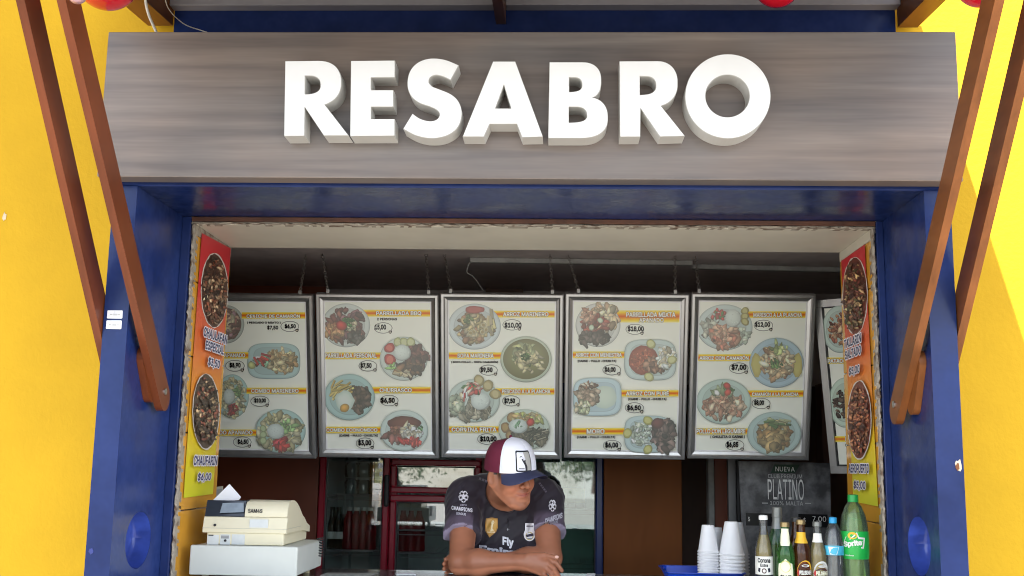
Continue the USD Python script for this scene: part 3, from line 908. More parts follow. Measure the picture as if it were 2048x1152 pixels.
        p.blob(wob(cx - rx * 0.25, cy + ry * 0.02, rx * 0.6, ry * 0.72, r, 18, 0.06, 0), (cx - rx * 0.3, cy), (138, 58, 42), (176, 88, 62), (188, 104, 76))
        scatter(p, r, cx - rx * 0.3, cy, rx * 0.5, ry * 0.55, 70, rx * 0.055, [(186, 100, 72), (160, 80, 56), (204, 130, 100)], (1, 1.3))
        scatter(p, r, cx + rx * 0.2, cy + ry * 0.25, rx * 0.42, ry * 0.4, 36, rx * 0.14, [(140, 96, 74), (112, 78, 64), (164, 124, 100)])
        scatter(p, r, cx + rx * 0.62, cy - ry * 0.1, rx * 0.36, ry * 0.5, 36, rx * 0.12, [RICE, (218, 214, 200), CREAM])
        for x, y in ((0.02, -0.8), (-0.05, 0.85), (0.85, 0.0)):
            disc(p, r, cx + rx * x, cy + ry * y, rx * 0.2, (206, 206, 134), (216, 218, 160))
    elif kind == 'pure':
        plate(p, cx, cy, rx, ry, (192, 214, 218), True)
        p.blob(wob(cx + rx * 0.3, cy + ry * 0.02, rx * 0.52, ry * 0.62, r, 18, 0.04, 0), (cx + rx * 0.25, cy), (206, 222, 206), (220, 234, 216), (226, 238, 220))
        scatter(p, r, cx - rx * 0.4, cy - ry * 0.1, rx * 0.46, ry * 0.55, 50, rx * 0.14, [(168, 146, 124), (190, 172, 148), (150, 128, 108)])
        scatter(p, r, cx - rx * 0.6, cy + ry * 0.55, rx * 0.36, ry * 0.32, 26, rx * 0.12, [(190, 196, 160), (164, 170, 136), CREAM])
        scatter(p, r, cx - rx * 0.3, cy - ry * 0.6, rx * 0.4, ry * 0.12, 14, rx * 0.1, [(120, 88, 66), (206, 200, 180)], (1, 2.6))
    elif kind == 'moro':
        plate(p, cx - rx * 0.1, cy, rx * 0.9, ry, (188, 208, 208), True)
        scatter(p, r, cx - rx * 0.3, cy, rx * 0.5, ry * 0.62, 60, rx * 0.11, [RICE, (208, 222, 206), (196, 206, 186), (150, 160, 140)])
        for x, y in ((-0.1, -0.75), (-0.9, -0.05), (-0.1, 0.85)):
            disc(p, r, cx + rx * x, cy + ry * y, rx * 0.2, (198, 194, 100), (212, 208, 130))
        scatter(p, r, cx + rx * 0.5, cy + ry * 0.05, rx * 0.42, ry * 0.85, 60, rx * 0.15, [(84, 66, 62), (110, 86, 80), (140, 116, 108), (66, 54, 52)])
        disc(p, r, cx + rx * 0.28, cy - ry * 0.6, rx * 0.25, (112, 62, 58))
    elif kind == 'marisco':
        plate(p, cx, cy, rx, ry, (198, 212, 208))
        scatter(p, r, cx - rx * 0.6, cy + ry * 0.05, rx * 0.26, ry * 0.4, 20, rx * 0.12, [(178, 184, 172), (196, 200, 184), (160, 158, 146)])
        scatter(p, r, cx + rx * 0.55, cy + ry * 0.35, rx * 0.36, ry * 0.32, 20, rx * 0.13, [(188, 200, 182), (206, 212, 192)])
        scatter(p, r, cx + rx * 0.0, cy + ry * 0.4, rx * 0.52, ry * 0.5, 50, rx * 0.13, [SHR, (180, 116, 96), SHR2], (1, 2.2))
        rice(p, r, cx + rx * 0.28, cy - ry * 0.42, rx * 0.3, ry * 0.38)
        for k in range(3):
            disc(p, r, cx + rx * 0.74, cy - ry * 0.72 + k * ry * 0.24, rx * 0.16, (178, 168, 92), (202, 196, 128))
        scatter(p, r, cx - rx * 0.25, cy - ry * 0.55, rx * 0.24, ry * 0.26, 14, rx * 0.1, [RED, (200, 90, 80), GREEN, RICE], (1, 2.4))
    elif kind == 'camaron':
        plate(p, cx, cy, rx, ry, (172, 196, 208))
        for x in (-0.75, 0.78):
            p.blob(wob(cx + rx * x, cy + ry * 0.1, rx * 0.2, ry * 0.5, r, 10, 0.1, 0), (cx + rx * x, cy), (184, 166, 84), (208, 196, 112))
        scatter(p, r, cx, cy, rx * 0.6, ry * 0.66, 60, rx * 0.12, [(176, 140, 106), (166, 118, 90), (196, 172, 128)])
        scatter(p, r, cx + rx * 0.05, cy + ry * 0.02, rx * 0.6, ry * 0.64, 36, rx * 0.11, [(222, 202, 164), (206, 172, 132), (226, 214, 180)], (1.2, 2.2))
        leaf(p, r, cx, cy + ry * 0.05, rx * 0.22, 8, (96, 126, 72))
        leaf(p, r, cx + rx * 0.1, cy - ry * 0.62, rx * 0.3, 8, (186, 200, 130))
    elif kind == 'camaron_plancha':
        plate(p, cx, cy, rx, ry, (186, 206, 196))
        scatter(p, r, cx, cy + ry * 0.2, rx * 0.72, ry * 0.6, 80, rx * 0.12, [(186, 136, 112), (206, 168, 140), (164, 112, 92), (220, 196, 168)], (1.1, 2.3))
        leaf(p, r, cx - rx * 0.1, cy - ry * 0.5, rx * 0.36, 9, (190, 206, 160))
        leaf(p, r, cx + rx * 0.2, cy - ry * 0.6, rx * 0.2, 5, (96, 132, 76))
        disc(p, r, cx + rx * 0.12, cy - ry * 0.72, rx * 0.14, RED)
        disc(p, r, cx + rx * 0.15, cy - ry * 0.42, rx * 0.14, (206, 84, 72))
    elif kind == 'legumbre':
        plate(p, cx, cy, rx, ry, (176, 198, 194))
        scatter(p, r, cx, cy + ry * 0.05, rx * 0.68, ry * 0.64, 70, rx * 0.13, [(176, 148, 92), (156, 124, 76), (196, 174, 122), (136, 100, 62)])
        scatter(p, r, cx - rx * 0.15, cy + ry * 0.3, rx * 0.42, ry * 0.36, 16, rx * 0.22, [(196, 166, 112), (176, 138, 84)])
        strips(p, r, cx + rx * 0.1, cy - ry * 0.5, rx * 0.5, ry * 0.2, 16, rx * 0.2, rx * 0.035, [(90, 122, 66), (196, 196, 150), (120, 140, 84)], 0.2)
    elif kind == 'ceviche':
        plate(p, cx, cy, rx, ry, (176, 184, 176))
        p.blob(ell(cx, cy, rx * 0.86, ry * 0.86, 36), (cx, cy), (96, 56, 50), (130, 80, 72))
        scatter(p, r, cx, cy, rx * 0.76, ry * 0.76, 60, rx * 0.17, [ONION, (150, 92, 88), SHR2, (118, 74, 70), CREAM], (1, 2.4))
    elif kind == 'platter':
        plate(p, cx, cy, rx, ry, (176, 202, 200), True)
        scatter(p, r, cx + rx * 0.25, cy, rx * 0.6, ry * 0.66, 70, rx * 0.12, [(200, 178, 132), (184, 156, 112), (214, 198, 156), (160, 128, 88)], (1, 2))
        leaf(p, r, cx - rx * 0.4, cy - ry * 0.1, rx * 0.3, 9, (152, 196, 160))
        strips(p, r, cx - rx * 0.5, cy - ry * 0.1, rx * 0.35, ry * 0.45, 8, rx * 0.2, rx * 0.04, [RED, (170, 60, 60)], 0.6)
        disc(p, r, cx - rx * 0.85, cy + ry * 0.25, rx * 0.16, (200, 204, 130))
    elif kind == 'combo_marinero' or kind == 'apanado':
        plate(p, cx, cy, rx, ry, (176, 206, 200))
        scatter(p, r, cx, cy + ry * 0.1, rx * 0.9, ry * 0.9, 70, rx * 0.16, [(206, 196, 152), (190, 180, 134), (176, 170, 126), (214, 206, 170)])
        leaf(p, r, cx + rx * 0.3, cy - ry * 0.2, rx * 0.34, 9, (160, 196, 130))
        for k in range(3):
            disc(p, r, cx - rx * 0.7, cy - ry * 0.1 + k * ry * 0.28, rx * 0.16, (190, 206, 150), (206, 220, 170))
        scatter(p, r, cx + rx * 0.05, cy + ry * 0.6, rx * 0.3, ry * 0.2, 9, rx * 0.13, [RED, (170, 62, 70)], (1.2, 2.6))
        rice(p, r, cx - rx * 0.2, cy - ry * 0.0, rx * 0.34, ry * 0.34)
    elif kind == 'patacon':
        plate(p, cx, cy, rx, ry, (188, 206, 196))
        scatter(p, r, cx, cy, rx * 0.66, ry * 0.66, 60, rx * 0.15, [(164, 110, 84), (186, 140, 104), (132, 84, 66), (206, 176, 140)])
    elif kind == 'dark_plate':
        plate(p, cx, cy, rx, ry, (188, 206, 190))
        scatter(p, r, cx, cy, rx * 0.68, ry * 0.66, 60, rx * 0.16, [(92, 80, 72), (112, 98, 84), (76, 66, 60)])
        disc(p, r, cx + rx * 0.3, cy - ry * 0.3, rx * 0.22, RICE)


def price(p, s, x0, x1, yc, h, oval):
    """A price in a drawn oval with a little dish beside it."""
    cx, cy, rx, ry = oval
    p.ring(cx, cy, rx, ry, rx * 0.05, (54, 52, 50))
    p.text(s, x0, x1, yc, h * 1.08, (10, 10, 10), weight=0.055)
    x, y, k = cx + rx * 0.78, cy + ry * 0.72, rx * 0.22
    p.poly(wob(x, y, k, k * 0.8, np.random.default_rng(3), 9, 0.3, 0), (48, 44, 40))
    p.poly(wob(x - k * 0.1, y + k * 0.1, k * 0.5, k * 0.4, np.random.default_rng(4), 7, 0.2, 0), (210, 205, 190))


WHITE_T, HALO = (244, 244, 232), (92, 76, 58)
TILT = math.radians(17)
BN = np.array([0, -math.cos(TILT), -math.sin(TILT)])     # boards lean out at the top


def menu_board(corners, inner, crop, items, label, chains, y_bot=4.68):
    """corners: outer frame TL, TR, BL, BR in the photograph."""
    (x0, y0), (x1, y1), (x2, y2), (x3, y3) = corners
    p0 = at((x2 + x3) / 2, (y2 + y3) / 2, y_bot)
    Q = [hit(*c, p0, BN) for c in corners]
    u = np.array([1., 0, 0])
    w = np.cross(u, BN); w = w if w[2] > 0 else -w
    o = sum(Q) / 4
    W = (np.dot(Q[1] - Q[0], u) + np.dot(Q[3] - Q[2], u)) / 2
    H = (np.dot(Q[0] - Q[2], w) + np.dot(Q[1] - Q[3], w)) / 2
    fr = (o, u, w, BN)
    t = thing('menu_board', label, 'menu board', tuple(o), 'framed menu boards hung across the back of the kiosk')
    b = 0.030
    hw, hh = W / 2, H / 2
    part(t, 'backing', prism(sg.box(-hw + 0.002, -hh + 0.002, hw - 0.002, hh - 0.002), fr, -0.032, -0.006), 'black_plastic')
    prof = [(0, -0.03), (0, 0.010), (0.004, 0.014), (b * 0.45, 0.014), (b * 0.62, 0.010), (b, 0.0055), (b, -0.006)]

    def rail(a, c, inw):
        a, c, inw = map(np.asarray, (a, c, inw))
        d = (c - a) / np.linalg.norm(c - a)
        V = []
        for e, sgn in ((a, 1), (c, -1)):
            for s, h in prof:
                q = e + inw * s + d * s * sgn
                V.append(o + q[0] * u + q[1] * w + h * BN)
        n = len(prof)
        F = []
        for k in range(n - 1):
            F += [[k, k + 1, n + k + 1], [k, n + k + 1, n + k]]
        m = trimesh.Trimesh(np.array(V), F, process=False)
        cen = o + (a + c)[0] / 2 * u + (a + c)[1] / 2 * w + inw[0] * b / 2 * u + inw[1] * b / 2 * w - 0.01 * BN
        if np.dot(m.face_normals[1], m.triangles_center[1] - cen) < 0:
            m.invert()
        return m
    for a, c, i in (((-hw, hh), (hw, hh), (0, -1)), ((hw, hh), (hw, -hh), (-1, 0)), ((hw, -hh), (-hw, -hh), (0, 1)), ((-hw, -hh), (-hw, hh), (1, 0))):
        part(t, 'frame_rail', rail(a, c, i), 'aluminium')
    part(t, 'seal', prism(sg.box(-hw + b - 0.001, -hh + b - 0.001, hw - b + 0.001, hh - b + 0.001), fr, -0.005, -0.003), 'black_plastic')
    g = 0.0045
    part(t, 'poster', prism(sg.box(-hw + b + g, -hh + b + g * 0.6, hw - b - g, hh - b - g), fr, -0.0029, 0.0), 'poster_paper')
    e0, e1 = sg.box(-hw + b + 0.0005, -hh + b + 0.0005, hw - b - 0.0005, hh - b - 0.0005), sg.box(-hw + b + g, -hh + b + g, hw - b - g, hh - b - g)
    part(t, 'cover_edge', prism(e0.difference(e1.buffer(-0.0015, join_style=2)), fr, -0.0024, 0.0016), 'white_gloss')
    cx, cy, sc = crop
    clip = sg.box(-hw + b + g, -hh + b, hw - b - g, hh - b - g)

    def uv(X, Y):
        q = hit(cx + X / sc, cy + Y / sc, o, BN) - o
        return (min(max(float(np.dot(q, u)), -hw + b + g), hw - b - g), float(np.dot(q, w)))
    p = Print(fr, uv)
    for it in items:
        k = it[0]
        if k == 'bar':
            p.bar(*it[1:])
        elif k == 'h':
            p.text(it[1], it[2], it[3], it[4], it[5], WHITE_T, weight=0.025, halo=HALO, hw=0.105)
        elif k == 's':
            p.text(it[1], it[2], it[3], it[4], it[5], (30, 30, 28), weight=0.05)
        elif k == 'p':
            price(p, *it[1:])
        elif k == 'd':
            p.fade = 0.23
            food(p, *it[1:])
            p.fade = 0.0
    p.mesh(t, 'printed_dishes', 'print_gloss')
    # chains up to the ceiling, and the clips they hang by
    for cxp, side in chains:
        top = o + side * u + w * hh
        hk = top + np.array([0, 0.0, 0.004]) - BN * 0.012
        up2 = at(cxp[0], cxp[1], 4.70)
        up2 = O + (up2 - O) * ((ZCEIL - EYE) / (up2[2] - EYE))
        part(t, 'clip', box(hk[0] - 0.008, hk[0] + 0.008, hk[1] - 0.006, hk[1] + 0.006, hk[2] - 0.01, hk[2] + 0.012, 0.002), 'aluminium')
        L = np.linalg.norm(up2 - hk)
        n = int(L / 0.017)
        d = (up2 - hk) / L
        ms = []
        a = np.arange(12) / 12 * 2 * math.pi
        for i in range(n):
            c = hk + d * (i + 0.5) * L / n
            e = np.array([1, 0, 0]) if i % 2 else np.array([0, 1, 0])
            e = e - d * np.dot(e, d); e /= np.linalg.norm(e)
            ring = np.array([c + d * 0.012 * math.cos(t_) + e * 0.0055 * math.sin(t_) for t_ in a] + [c + d * 0.012])
            ms.append(tube(ring, 0.0014, 4, False))
        part(t, 'chain', cat_(*ms), 'chain_metal')
    return t, fr


CA, CB, CC, CD_, CE = (380, 480, 2.619), (630, 580, 3.388), (876, 580, 3.388), (1126, 580, 3.388), (1376, 580, 3.0316)
menu_board([(384, 588), (625, 588), (393, 914), (634, 914)], None, CA, [
    ('d', 'ceviche', 190, 440, 92, 98, 1), ('bar', 272, 610, 377, 412), ('h', 'CEVICHE DE CAMARÓN', 297, 577, 396, 24), ('s', '( PESCADO O MIXTO )', 300, 476, 433, 13),
    ('s', '$7,50', 405, 463, 459, 26), ('p', '$6,50', 497, 555, 452, 27, (524, 452, 48, 28)),
    ('d', 'platter', 440, 632, 135, 92, 2), ('bar', 100, 308, 585, 620), ('h', 'CAMARON APANADO', 60, 292, 602, 22), ('p', '$6,90', 210, 268, 655, 30, (238, 657, 50, 30)),
    ('d', 'combo_marinero', 225, 815, 84, 112, 3), ('bar', 300, 612, 770, 803), ('h', 'COMBO MARINERO', 324, 572, 787, 22), ('p', '$10,00', 340, 402, 838, 28, (370, 841, 49, 28)),
    ('d', 'apanado', 478, 995, 128, 112, 4), ('bar', 90, 352, 987, 1021), ('h', 'PESCADO APANADO', 45, 333, 1003, 22), ('p', '$6,50', 255, 312, 1052, 30, (279, 1053, 48, 28))],
    'leftmost menu board, partly behind the left banner, with CEVICHE DE CAMARON', [((645, 510), 0.0), ((440, 505), -0.2)][:0] + [((612, 509), 0.2)])
menu_board([(631, 588), (876, 587), (640, 914), (880, 915)], None, CB, [
    ('bar', 320, 782, 133, 181), ('h', 'PARRILLADA BBQ', 414, 720, 158, 30), ('s', '2 PERSONAS', 420, 557, 197, 17), ('p', '15,00', 405, 482, 254, 40, (462, 257, 62, 37)), ('d', 'parrillada', 210, 237, 160, 145, 11),
    ('bar', 54, 450, 421, 467), ('h', 'PARRILLADA PERSONAL', 68, 420, 442, 32), ('p', '$7,50', 310, 385, 511, 40, (360, 512, 62, 37)), ('d', 'personal', 602, 462, 158, 145, 12),
    ('bar', 380, 785, 652, 697), ('h', 'CHURRASCO', 440, 657, 675, 30), ('p', '$6,50', 448, 543, 745, 42, (505, 745, 62, 37)), ('d', 'churrasco', 236, 720, 168, 153, 13),
    ('bar', 62, 460, 920, 965), ('h', 'COMBO ECONÓMICO', 78, 426, 940, 32), ('s', '[CARNE - PULLO -CHUELTA]', 170, 428, 981, 18), ('p', '$3,00', 296, 385, 1030, 44, (343, 1033, 62, 38)), ('d', 'economico', 607, 945, 158, 136, 14)],
    'second menu board from the left, headed PARRILLADA BBQ', [((645, 508), -0.21), ((852, 508), 0.215)])
menu_board([(880, 587), (1126, 587), (884, 915), (1125, 916)], None, CC, [
    ('bar', 330, 790, 140, 187), ('h', 'ARROZ MARINERO', 440, 748, 164, 30), ('p', '$10,00', 450, 566, 240, 42, (502, 236, 64, 37)), ('d', 'arroz_marinero', 247, 246, 175, 152, 21),
    ('bar', 65, 440, 420, 466), ('h', 'SOPA MARINERA', 132, 378, 443, 30), ('s', '( SOPA POLLO - SOPA CAMARÓN)', 90, 408, 486, 18), ('p', '$9,50', 288, 370, 540, 40, (342, 541, 62, 36)), ('d', 'sopa', 597, 466, 170, 152, 22),
    ('bar', 390, 788, 662, 706), ('h', 'PESCADO A LA PLANCHA', 434, 762, 684, 30), ('p', '$7,50', 450, 522, 749, 40, (496, 748, 60, 36)), ('d', 'pescado', 244, 745, 172, 142, 23),
    ('bar', 68, 432, 917, 960), ('h', 'CORVINA FRITA', 94, 398, 940, 31), ('p', '$10,00', 286, 398, 1004, 42, (332, 1004, 64, 37)), ('d', 'corvina', 585, 940, 170, 136, 24)],
    'middle menu board behind the capped man, headed ARROZ MARINERO', [((889, 509), -0.215), ((1100, 508), 0.21)])
menu_board([(1130, 587), (1376, 587), (1128, 916), (1371, 917)], None, CD_, [
    ('bar', 320, 792, 137, 220), ('h', 'PARRILLADA MIXTA', 428, 762, 167, 34), ('h', 'APANADO', 515, 682, 204, 30), ('p', '$18,00', 438, 548, 264, 42, (487, 266, 62, 36)), ('d', 'mixta', 237, 236, 148, 145, 31),
    ('bar', 55, 425, 414, 460), ('h', 'ARROZ CON MENESTRA', 84, 398, 438, 30), ('s', '[CARNE - PULLO -CHUELTA]', 100, 360, 480, 18), ('p', '$6,00', 282, 356, 538, 40, (330, 539, 62, 36)), ('d', 'menestra', 590, 470, 172, 135, 32),
    ('bar', 385, 785, 672, 718), ('h', 'ARROZ CON PURÉ', 425, 716, 693, 36), ('s', '[CARNE - PULLO -CHUELTA]', 440, 698, 735, 18), ('p', '$6,50', 432, 526, 794, 42, (482, 793, 64, 36)), ('d', 'pure', 232, 718, 160, 126, 33),
    ('bar', 55, 440, 927, 972), ('h', 'MORO', 160, 280, 951, 34), ('s', '[CARNE - PULLO -CHUELTA]', 94, 352, 990, 18), ('p', '$6,00', 284, 372, 1044, 42, (332, 1046, 62, 36)), ('d', 'moro', 590, 968, 172, 122, 34)],
    'fourth menu board from the left, headed PARRILLADA MIXTA', [((1136, 510), -0.2), ((1350, 512), 0.2)])
BOARD5, FR5 = menu_board([(1380, 587), (1629, 587), (1377, 917), (1618, 918)], None, CE, [
    ('bar', 350, 715, 128, 170), ('h', 'MARISCO A LA PLANCHA', 396, 692, 151, 28), ('p', '$12,00', 405, 498, 210, 36, (457, 215, 58, 34)), ('d', 'marisco', 222, 224, 165, 136, 41),
    ('bar', 42, 385, 387, 430), ('h', 'ARROZ CON CAMARÓN', 68, 366, 408, 29), ('p', '$7,00', 262, 352, 468, 40, (306, 472, 58, 33)), ('d', 'camaron', 535, 438, 160, 148, 42),
    ('bar', 360, 700, 604, 645), ('h', 'CAMARÓN A LA PLANCHA', 385, 668, 626, 28), ('p', '$8,00', 398, 458, 680, 36, (440, 684, 56, 33)), ('d', 'camaron_plancha', 214, 672, 162, 134, 43),
    ('bar', 32, 372, 832, 870), ('h', 'POLLO CON LEGUMBRE', 46, 344, 850, 30), ('s', '( CHULETA O CARNE )', 132, 342, 885, 18), ('p', '$6,85', 230, 302, 932, 40, (280, 934, 57, 33)), ('d', 'legumbre', 518, 864, 160, 130, 44)],
    'fifth menu board from the left, headed MARISCO A LA PLANCHA', [((1391, 512), -0.22)])


# the sixth board, turned towards the counter along the right-hand side
def side_board():
    ang = math.radians(-38)
    u = np.array([math.cos(ang), math.sin(ang), 0])
    tl = math.radians(9)
    nrm = np.array([math.sin(ang), -math.cos(ang), 0]) * math.cos(tl) + np.array([0, 0, -math.sin(tl)])
    w = np.cross(u, nrm); w = w if w[2] > 0 else -w
    o0 = at(1661, 946, 4.62)
    top = hit(1633, 601, o0, nrm)
    H = float(np.dot(top - o0, w))
    W = 0.52
    o = o0 + u * W / 2 + w * H / 2 + u * float(np.dot(top - o0, u)) / 2
    fr = (o, u, w, nrm)
    t = thing('menu_board', 'sixth menu board at far right, turned sideways behind the right banner', 'menu board', tuple(o), 'framed menu boards hung across the back of the kiosk')
    hw, hh, b = W / 2, H / 2, 0.03
    part(t, 'backing', prism(sg.box(-hw + 0.001, -hh + 0.001, hw - 0.001, hh - 0.001), fr, -0.032, -0.001), 'black_plastic')
    for r_ in (sg.box(-hw, hh - b, hw, hh), sg.box(-hw, -hh, hw, -hh + b), sg.box(-hw, -hh + b, -hw + b, hh - b), sg.box(hw - b, -hh + b, hw, hh - b)):
        part(t, 'frame_rail', prism(r_.buffer(-0.0004), fr, -0.034, 0.012), 'aluminium')
    part(t, 'poster', prism(sg.box(-hw + b + 0.006, -hh + b + 0.006, hw - b - 0.006, hh - b - 0.006), fr, -0.0005, 0.001), 'poster_paper')
    cx, cy, sc = CE

    def uv(X, Y):
        q = hit(cx + X / sc, cy + Y / sc, o, nrm) - o
        return (float(np.dot(q, u)), float(np.dot(q, w)))
    p = Print(fr, uv, base=0.0014)
    p.bar(828, 1010, 408, 448); p.text('PATACON CON', 848, 1050, 430, 26, WHITE_T, 0.045, HALO, 0.15)
    p.bar(872, 1020, 885, 922); p.text('PATACON', 955, 1050, 902, 27, WHITE_T, 0.045, HALO, 0.15)
    p.text('( QUESO )', 955, 1030, 940, 17, (30, 30, 28))
    food(p, 'patacon', 922, 236, 105, 140, 51)
    food(p, 'dark_plate', 955, 680, 98, 148, 52)
    p.mesh(t, 'printed_dishes', 'print_gloss')


side_board()


# ------------------------------------------------------------------ vinyl banners on the jambs
def banner(X, side, quad, texts, ovals, label, sway):
    """quad: photograph rows of the sheet; X the plane it hangs in; it faces the middle of the opening."""
    n = np.array([-side, 0, 0.])
    u = np.array([0, -side, 0.]) * -1.0 if side < 0 else np.array([0, -1., 0])
    w = np.array([0, 0, 1.])
    o = np.array([X - side * 0.003, 0, 0])
    fr = (o, u, w, n)

    def uv(px, py):
        q = atx(px, py, o[0])
        return (float(q[1] * u[1]), float(q[2]))
    P = [uv(*q) for q in quad]
    t = thing('vinyl_banner', label, 'banner', tuple(atx(*quad[2], o[0])))
    # the sheet: gradient from red over orange to yellow, slightly wavy lower edge
    (ua, za), (ub, zb), (uc, zc_), (ud, zd) = P          # near-top, far-top, far-bottom, near-bottom in sheet coordinates
    ny, nxn = 40, 10
    V, C = [], []
    stops = [(0, (196, 44, 52)), (0.22, (202, 56, 52)), (0.45, (216, 116, 56)), (0.62, (226, 150, 56)), (0.75, (222, 190, 44)), (1, (206, 204, 44))]
    for i in range(ny + 1):
        f = i / ny
        for k in range(nxn + 1):
            g = k / nxn
            uu = (ua * (1 - g) + ub * g) * (1 - f) + (ud * (1 - g) + uc * g) * f
            zz = (za * (1 - g) + zb * g) * (1 - f) + (zd * (1 - g) + zc_ * g) * f
            h = 0.0012 + sway * max(0, f - 0.86) * (0.5 + 0.5 * math.sin(g * 9 + 1))
            V.append(o + uu * u + zz * w + h * n)
            C.append([np.interp(f, [s[0] for s in stops], [lin(s[1])[c] for s in stops]) for c in range(3)])
    F = []
    for i in range(ny):
        for k in range(nxn):
            a = i * (nxn + 1) + k
            F += [[a, a + 1, a + nxn + 2], [a, a + nxn + 2, a + nxn + 1]]
    m = trimesh.Trimesh(np.array(V), F, process=False)
    if m.face_normals[0] @ n < 0:
        m.invert()
    part(t, 'sheet', m, 'print_matt', col=np.array(C), smooth=False)
    p = Print(fr, uv, base=0.0018)
    for (oc, cols, seed) in ovals:
        r = np.random.default_rng(seed)
        cx, cy, rx, ry = oc
        p.poly(wob(cx, cy, rx * 1.06, ry * 1.03, r, 40, 0.015, 0), (206, 200, 190))
        p.poly(wob(cx, cy, rx, ry, r, 40, 0.02, 0), cols[0])
        for _ in range(5):
            scatter(p, r, cx, cy, rx * 0.86, ry * 0.9, 34, rx * 0.16, cols, (1, 2.0), 0.35, 0.22)
    for s, x0, x1, yc, h, sl in texts:
        p.text(s, x0, x1, yc, h, (40, 40, 78), 0.03, (226, 222, 226), 0.16, sl, True, True)
    p.mesh(t, 'printed_dishes', 'print_matt')


BR1 = [(84, 58, 46), (112, 80, 60), (140, 108, 82), (176, 150, 118), (66, 46, 38), (120, 70, 50)]
BR2 = [(78, 64, 52), (104, 88, 70), (128, 76, 60), (160, 136, 104), (62, 52, 44)]
banner(XL, -1, [(403, 466), (461, 497), (425, 988), (366, 996)],
       [('CHAULAFAN', 397, 445, 671, 19, 0.12), ('ESPECIAL', 401, 439, 695, 18, 0.12), ('$3,50', 406, 430, 726, 21, 0.12), ('CHAUFARIN', 377, 425, 921, 19, 0.12), ('$6,00', 385, 412, 954, 19, 0.12)],
       [((428, 581, 26, 73), BR1, 71), ((407, 823, 26, 74), BR2, 72)],
       'left vinyl banner, red fading to yellow, priced CHAULAFAN ESPECIAL', 0.006)
banner(XR, 1, [(1730, 492), (1683, 522), (1708, 1014), (1757, 1012)][1:2] + [(1730, 489), (1757, 1013), (1708, 1003)],
       [('TALLARIN', 1697, 1732, 682, 18, 0.12), ('SALTADO', 1699, 1732, 705, 18, 0.12), ('$5,00', 1707, 1729, 741, 20, 0.12), ('AEROPUERTO', 1707, 1748, 937, 18, 0.12), ('$5,00', 1717, 1741, 971, 20, 0.12)],
       [((1711, 592, 24, 76), [(110, 56, 44), (140, 96, 70), (86, 50, 42), (186, 150, 104), (96, 92, 60)], 73), ((1724, 840, 23, 77), [(116, 60, 44), (140, 84, 58), (92, 52, 42), (176, 120, 84)], 74)],
       'right vinyl banner, red fading to yellow, priced TALLARIN SALTADO', 0.008)
# ------------------------------------------------------------------ the man leaning on the counter
def cap_(p, a, b, ra, rb):
    a, b = np.asarray(a, float), np.asarray(b, float)
    ab = b - a
    t = np.clip(((p - a) @ ab) / (ab @ ab), 0, 1)
    return np.linalg.norm(p - a - t[:, None] * ab, axis=1) - (ra + (rb - ra) * t)


def ellip(p, c, r, R=None):
    q = p - np.asarray(c, float)
    if R is not None:
        q = q @ R
    r = np.asarray(r, float)
    k0 = np.linalg.norm(q / r, axis=1)
    k1 = np.linalg.norm(q / (r * r), axis=1)
    return k0 * (k0 - 1) / np.maximum(k1, 1e-9)


def smin(a, b, k):
    h = np.clip(0.5 + 0.5 * (b - a) / k, 0, 1)
    return b + (a - b) * h - k * h * (1 - h)


def smax(a, b, k):
    return -smin(-a, -b, k)


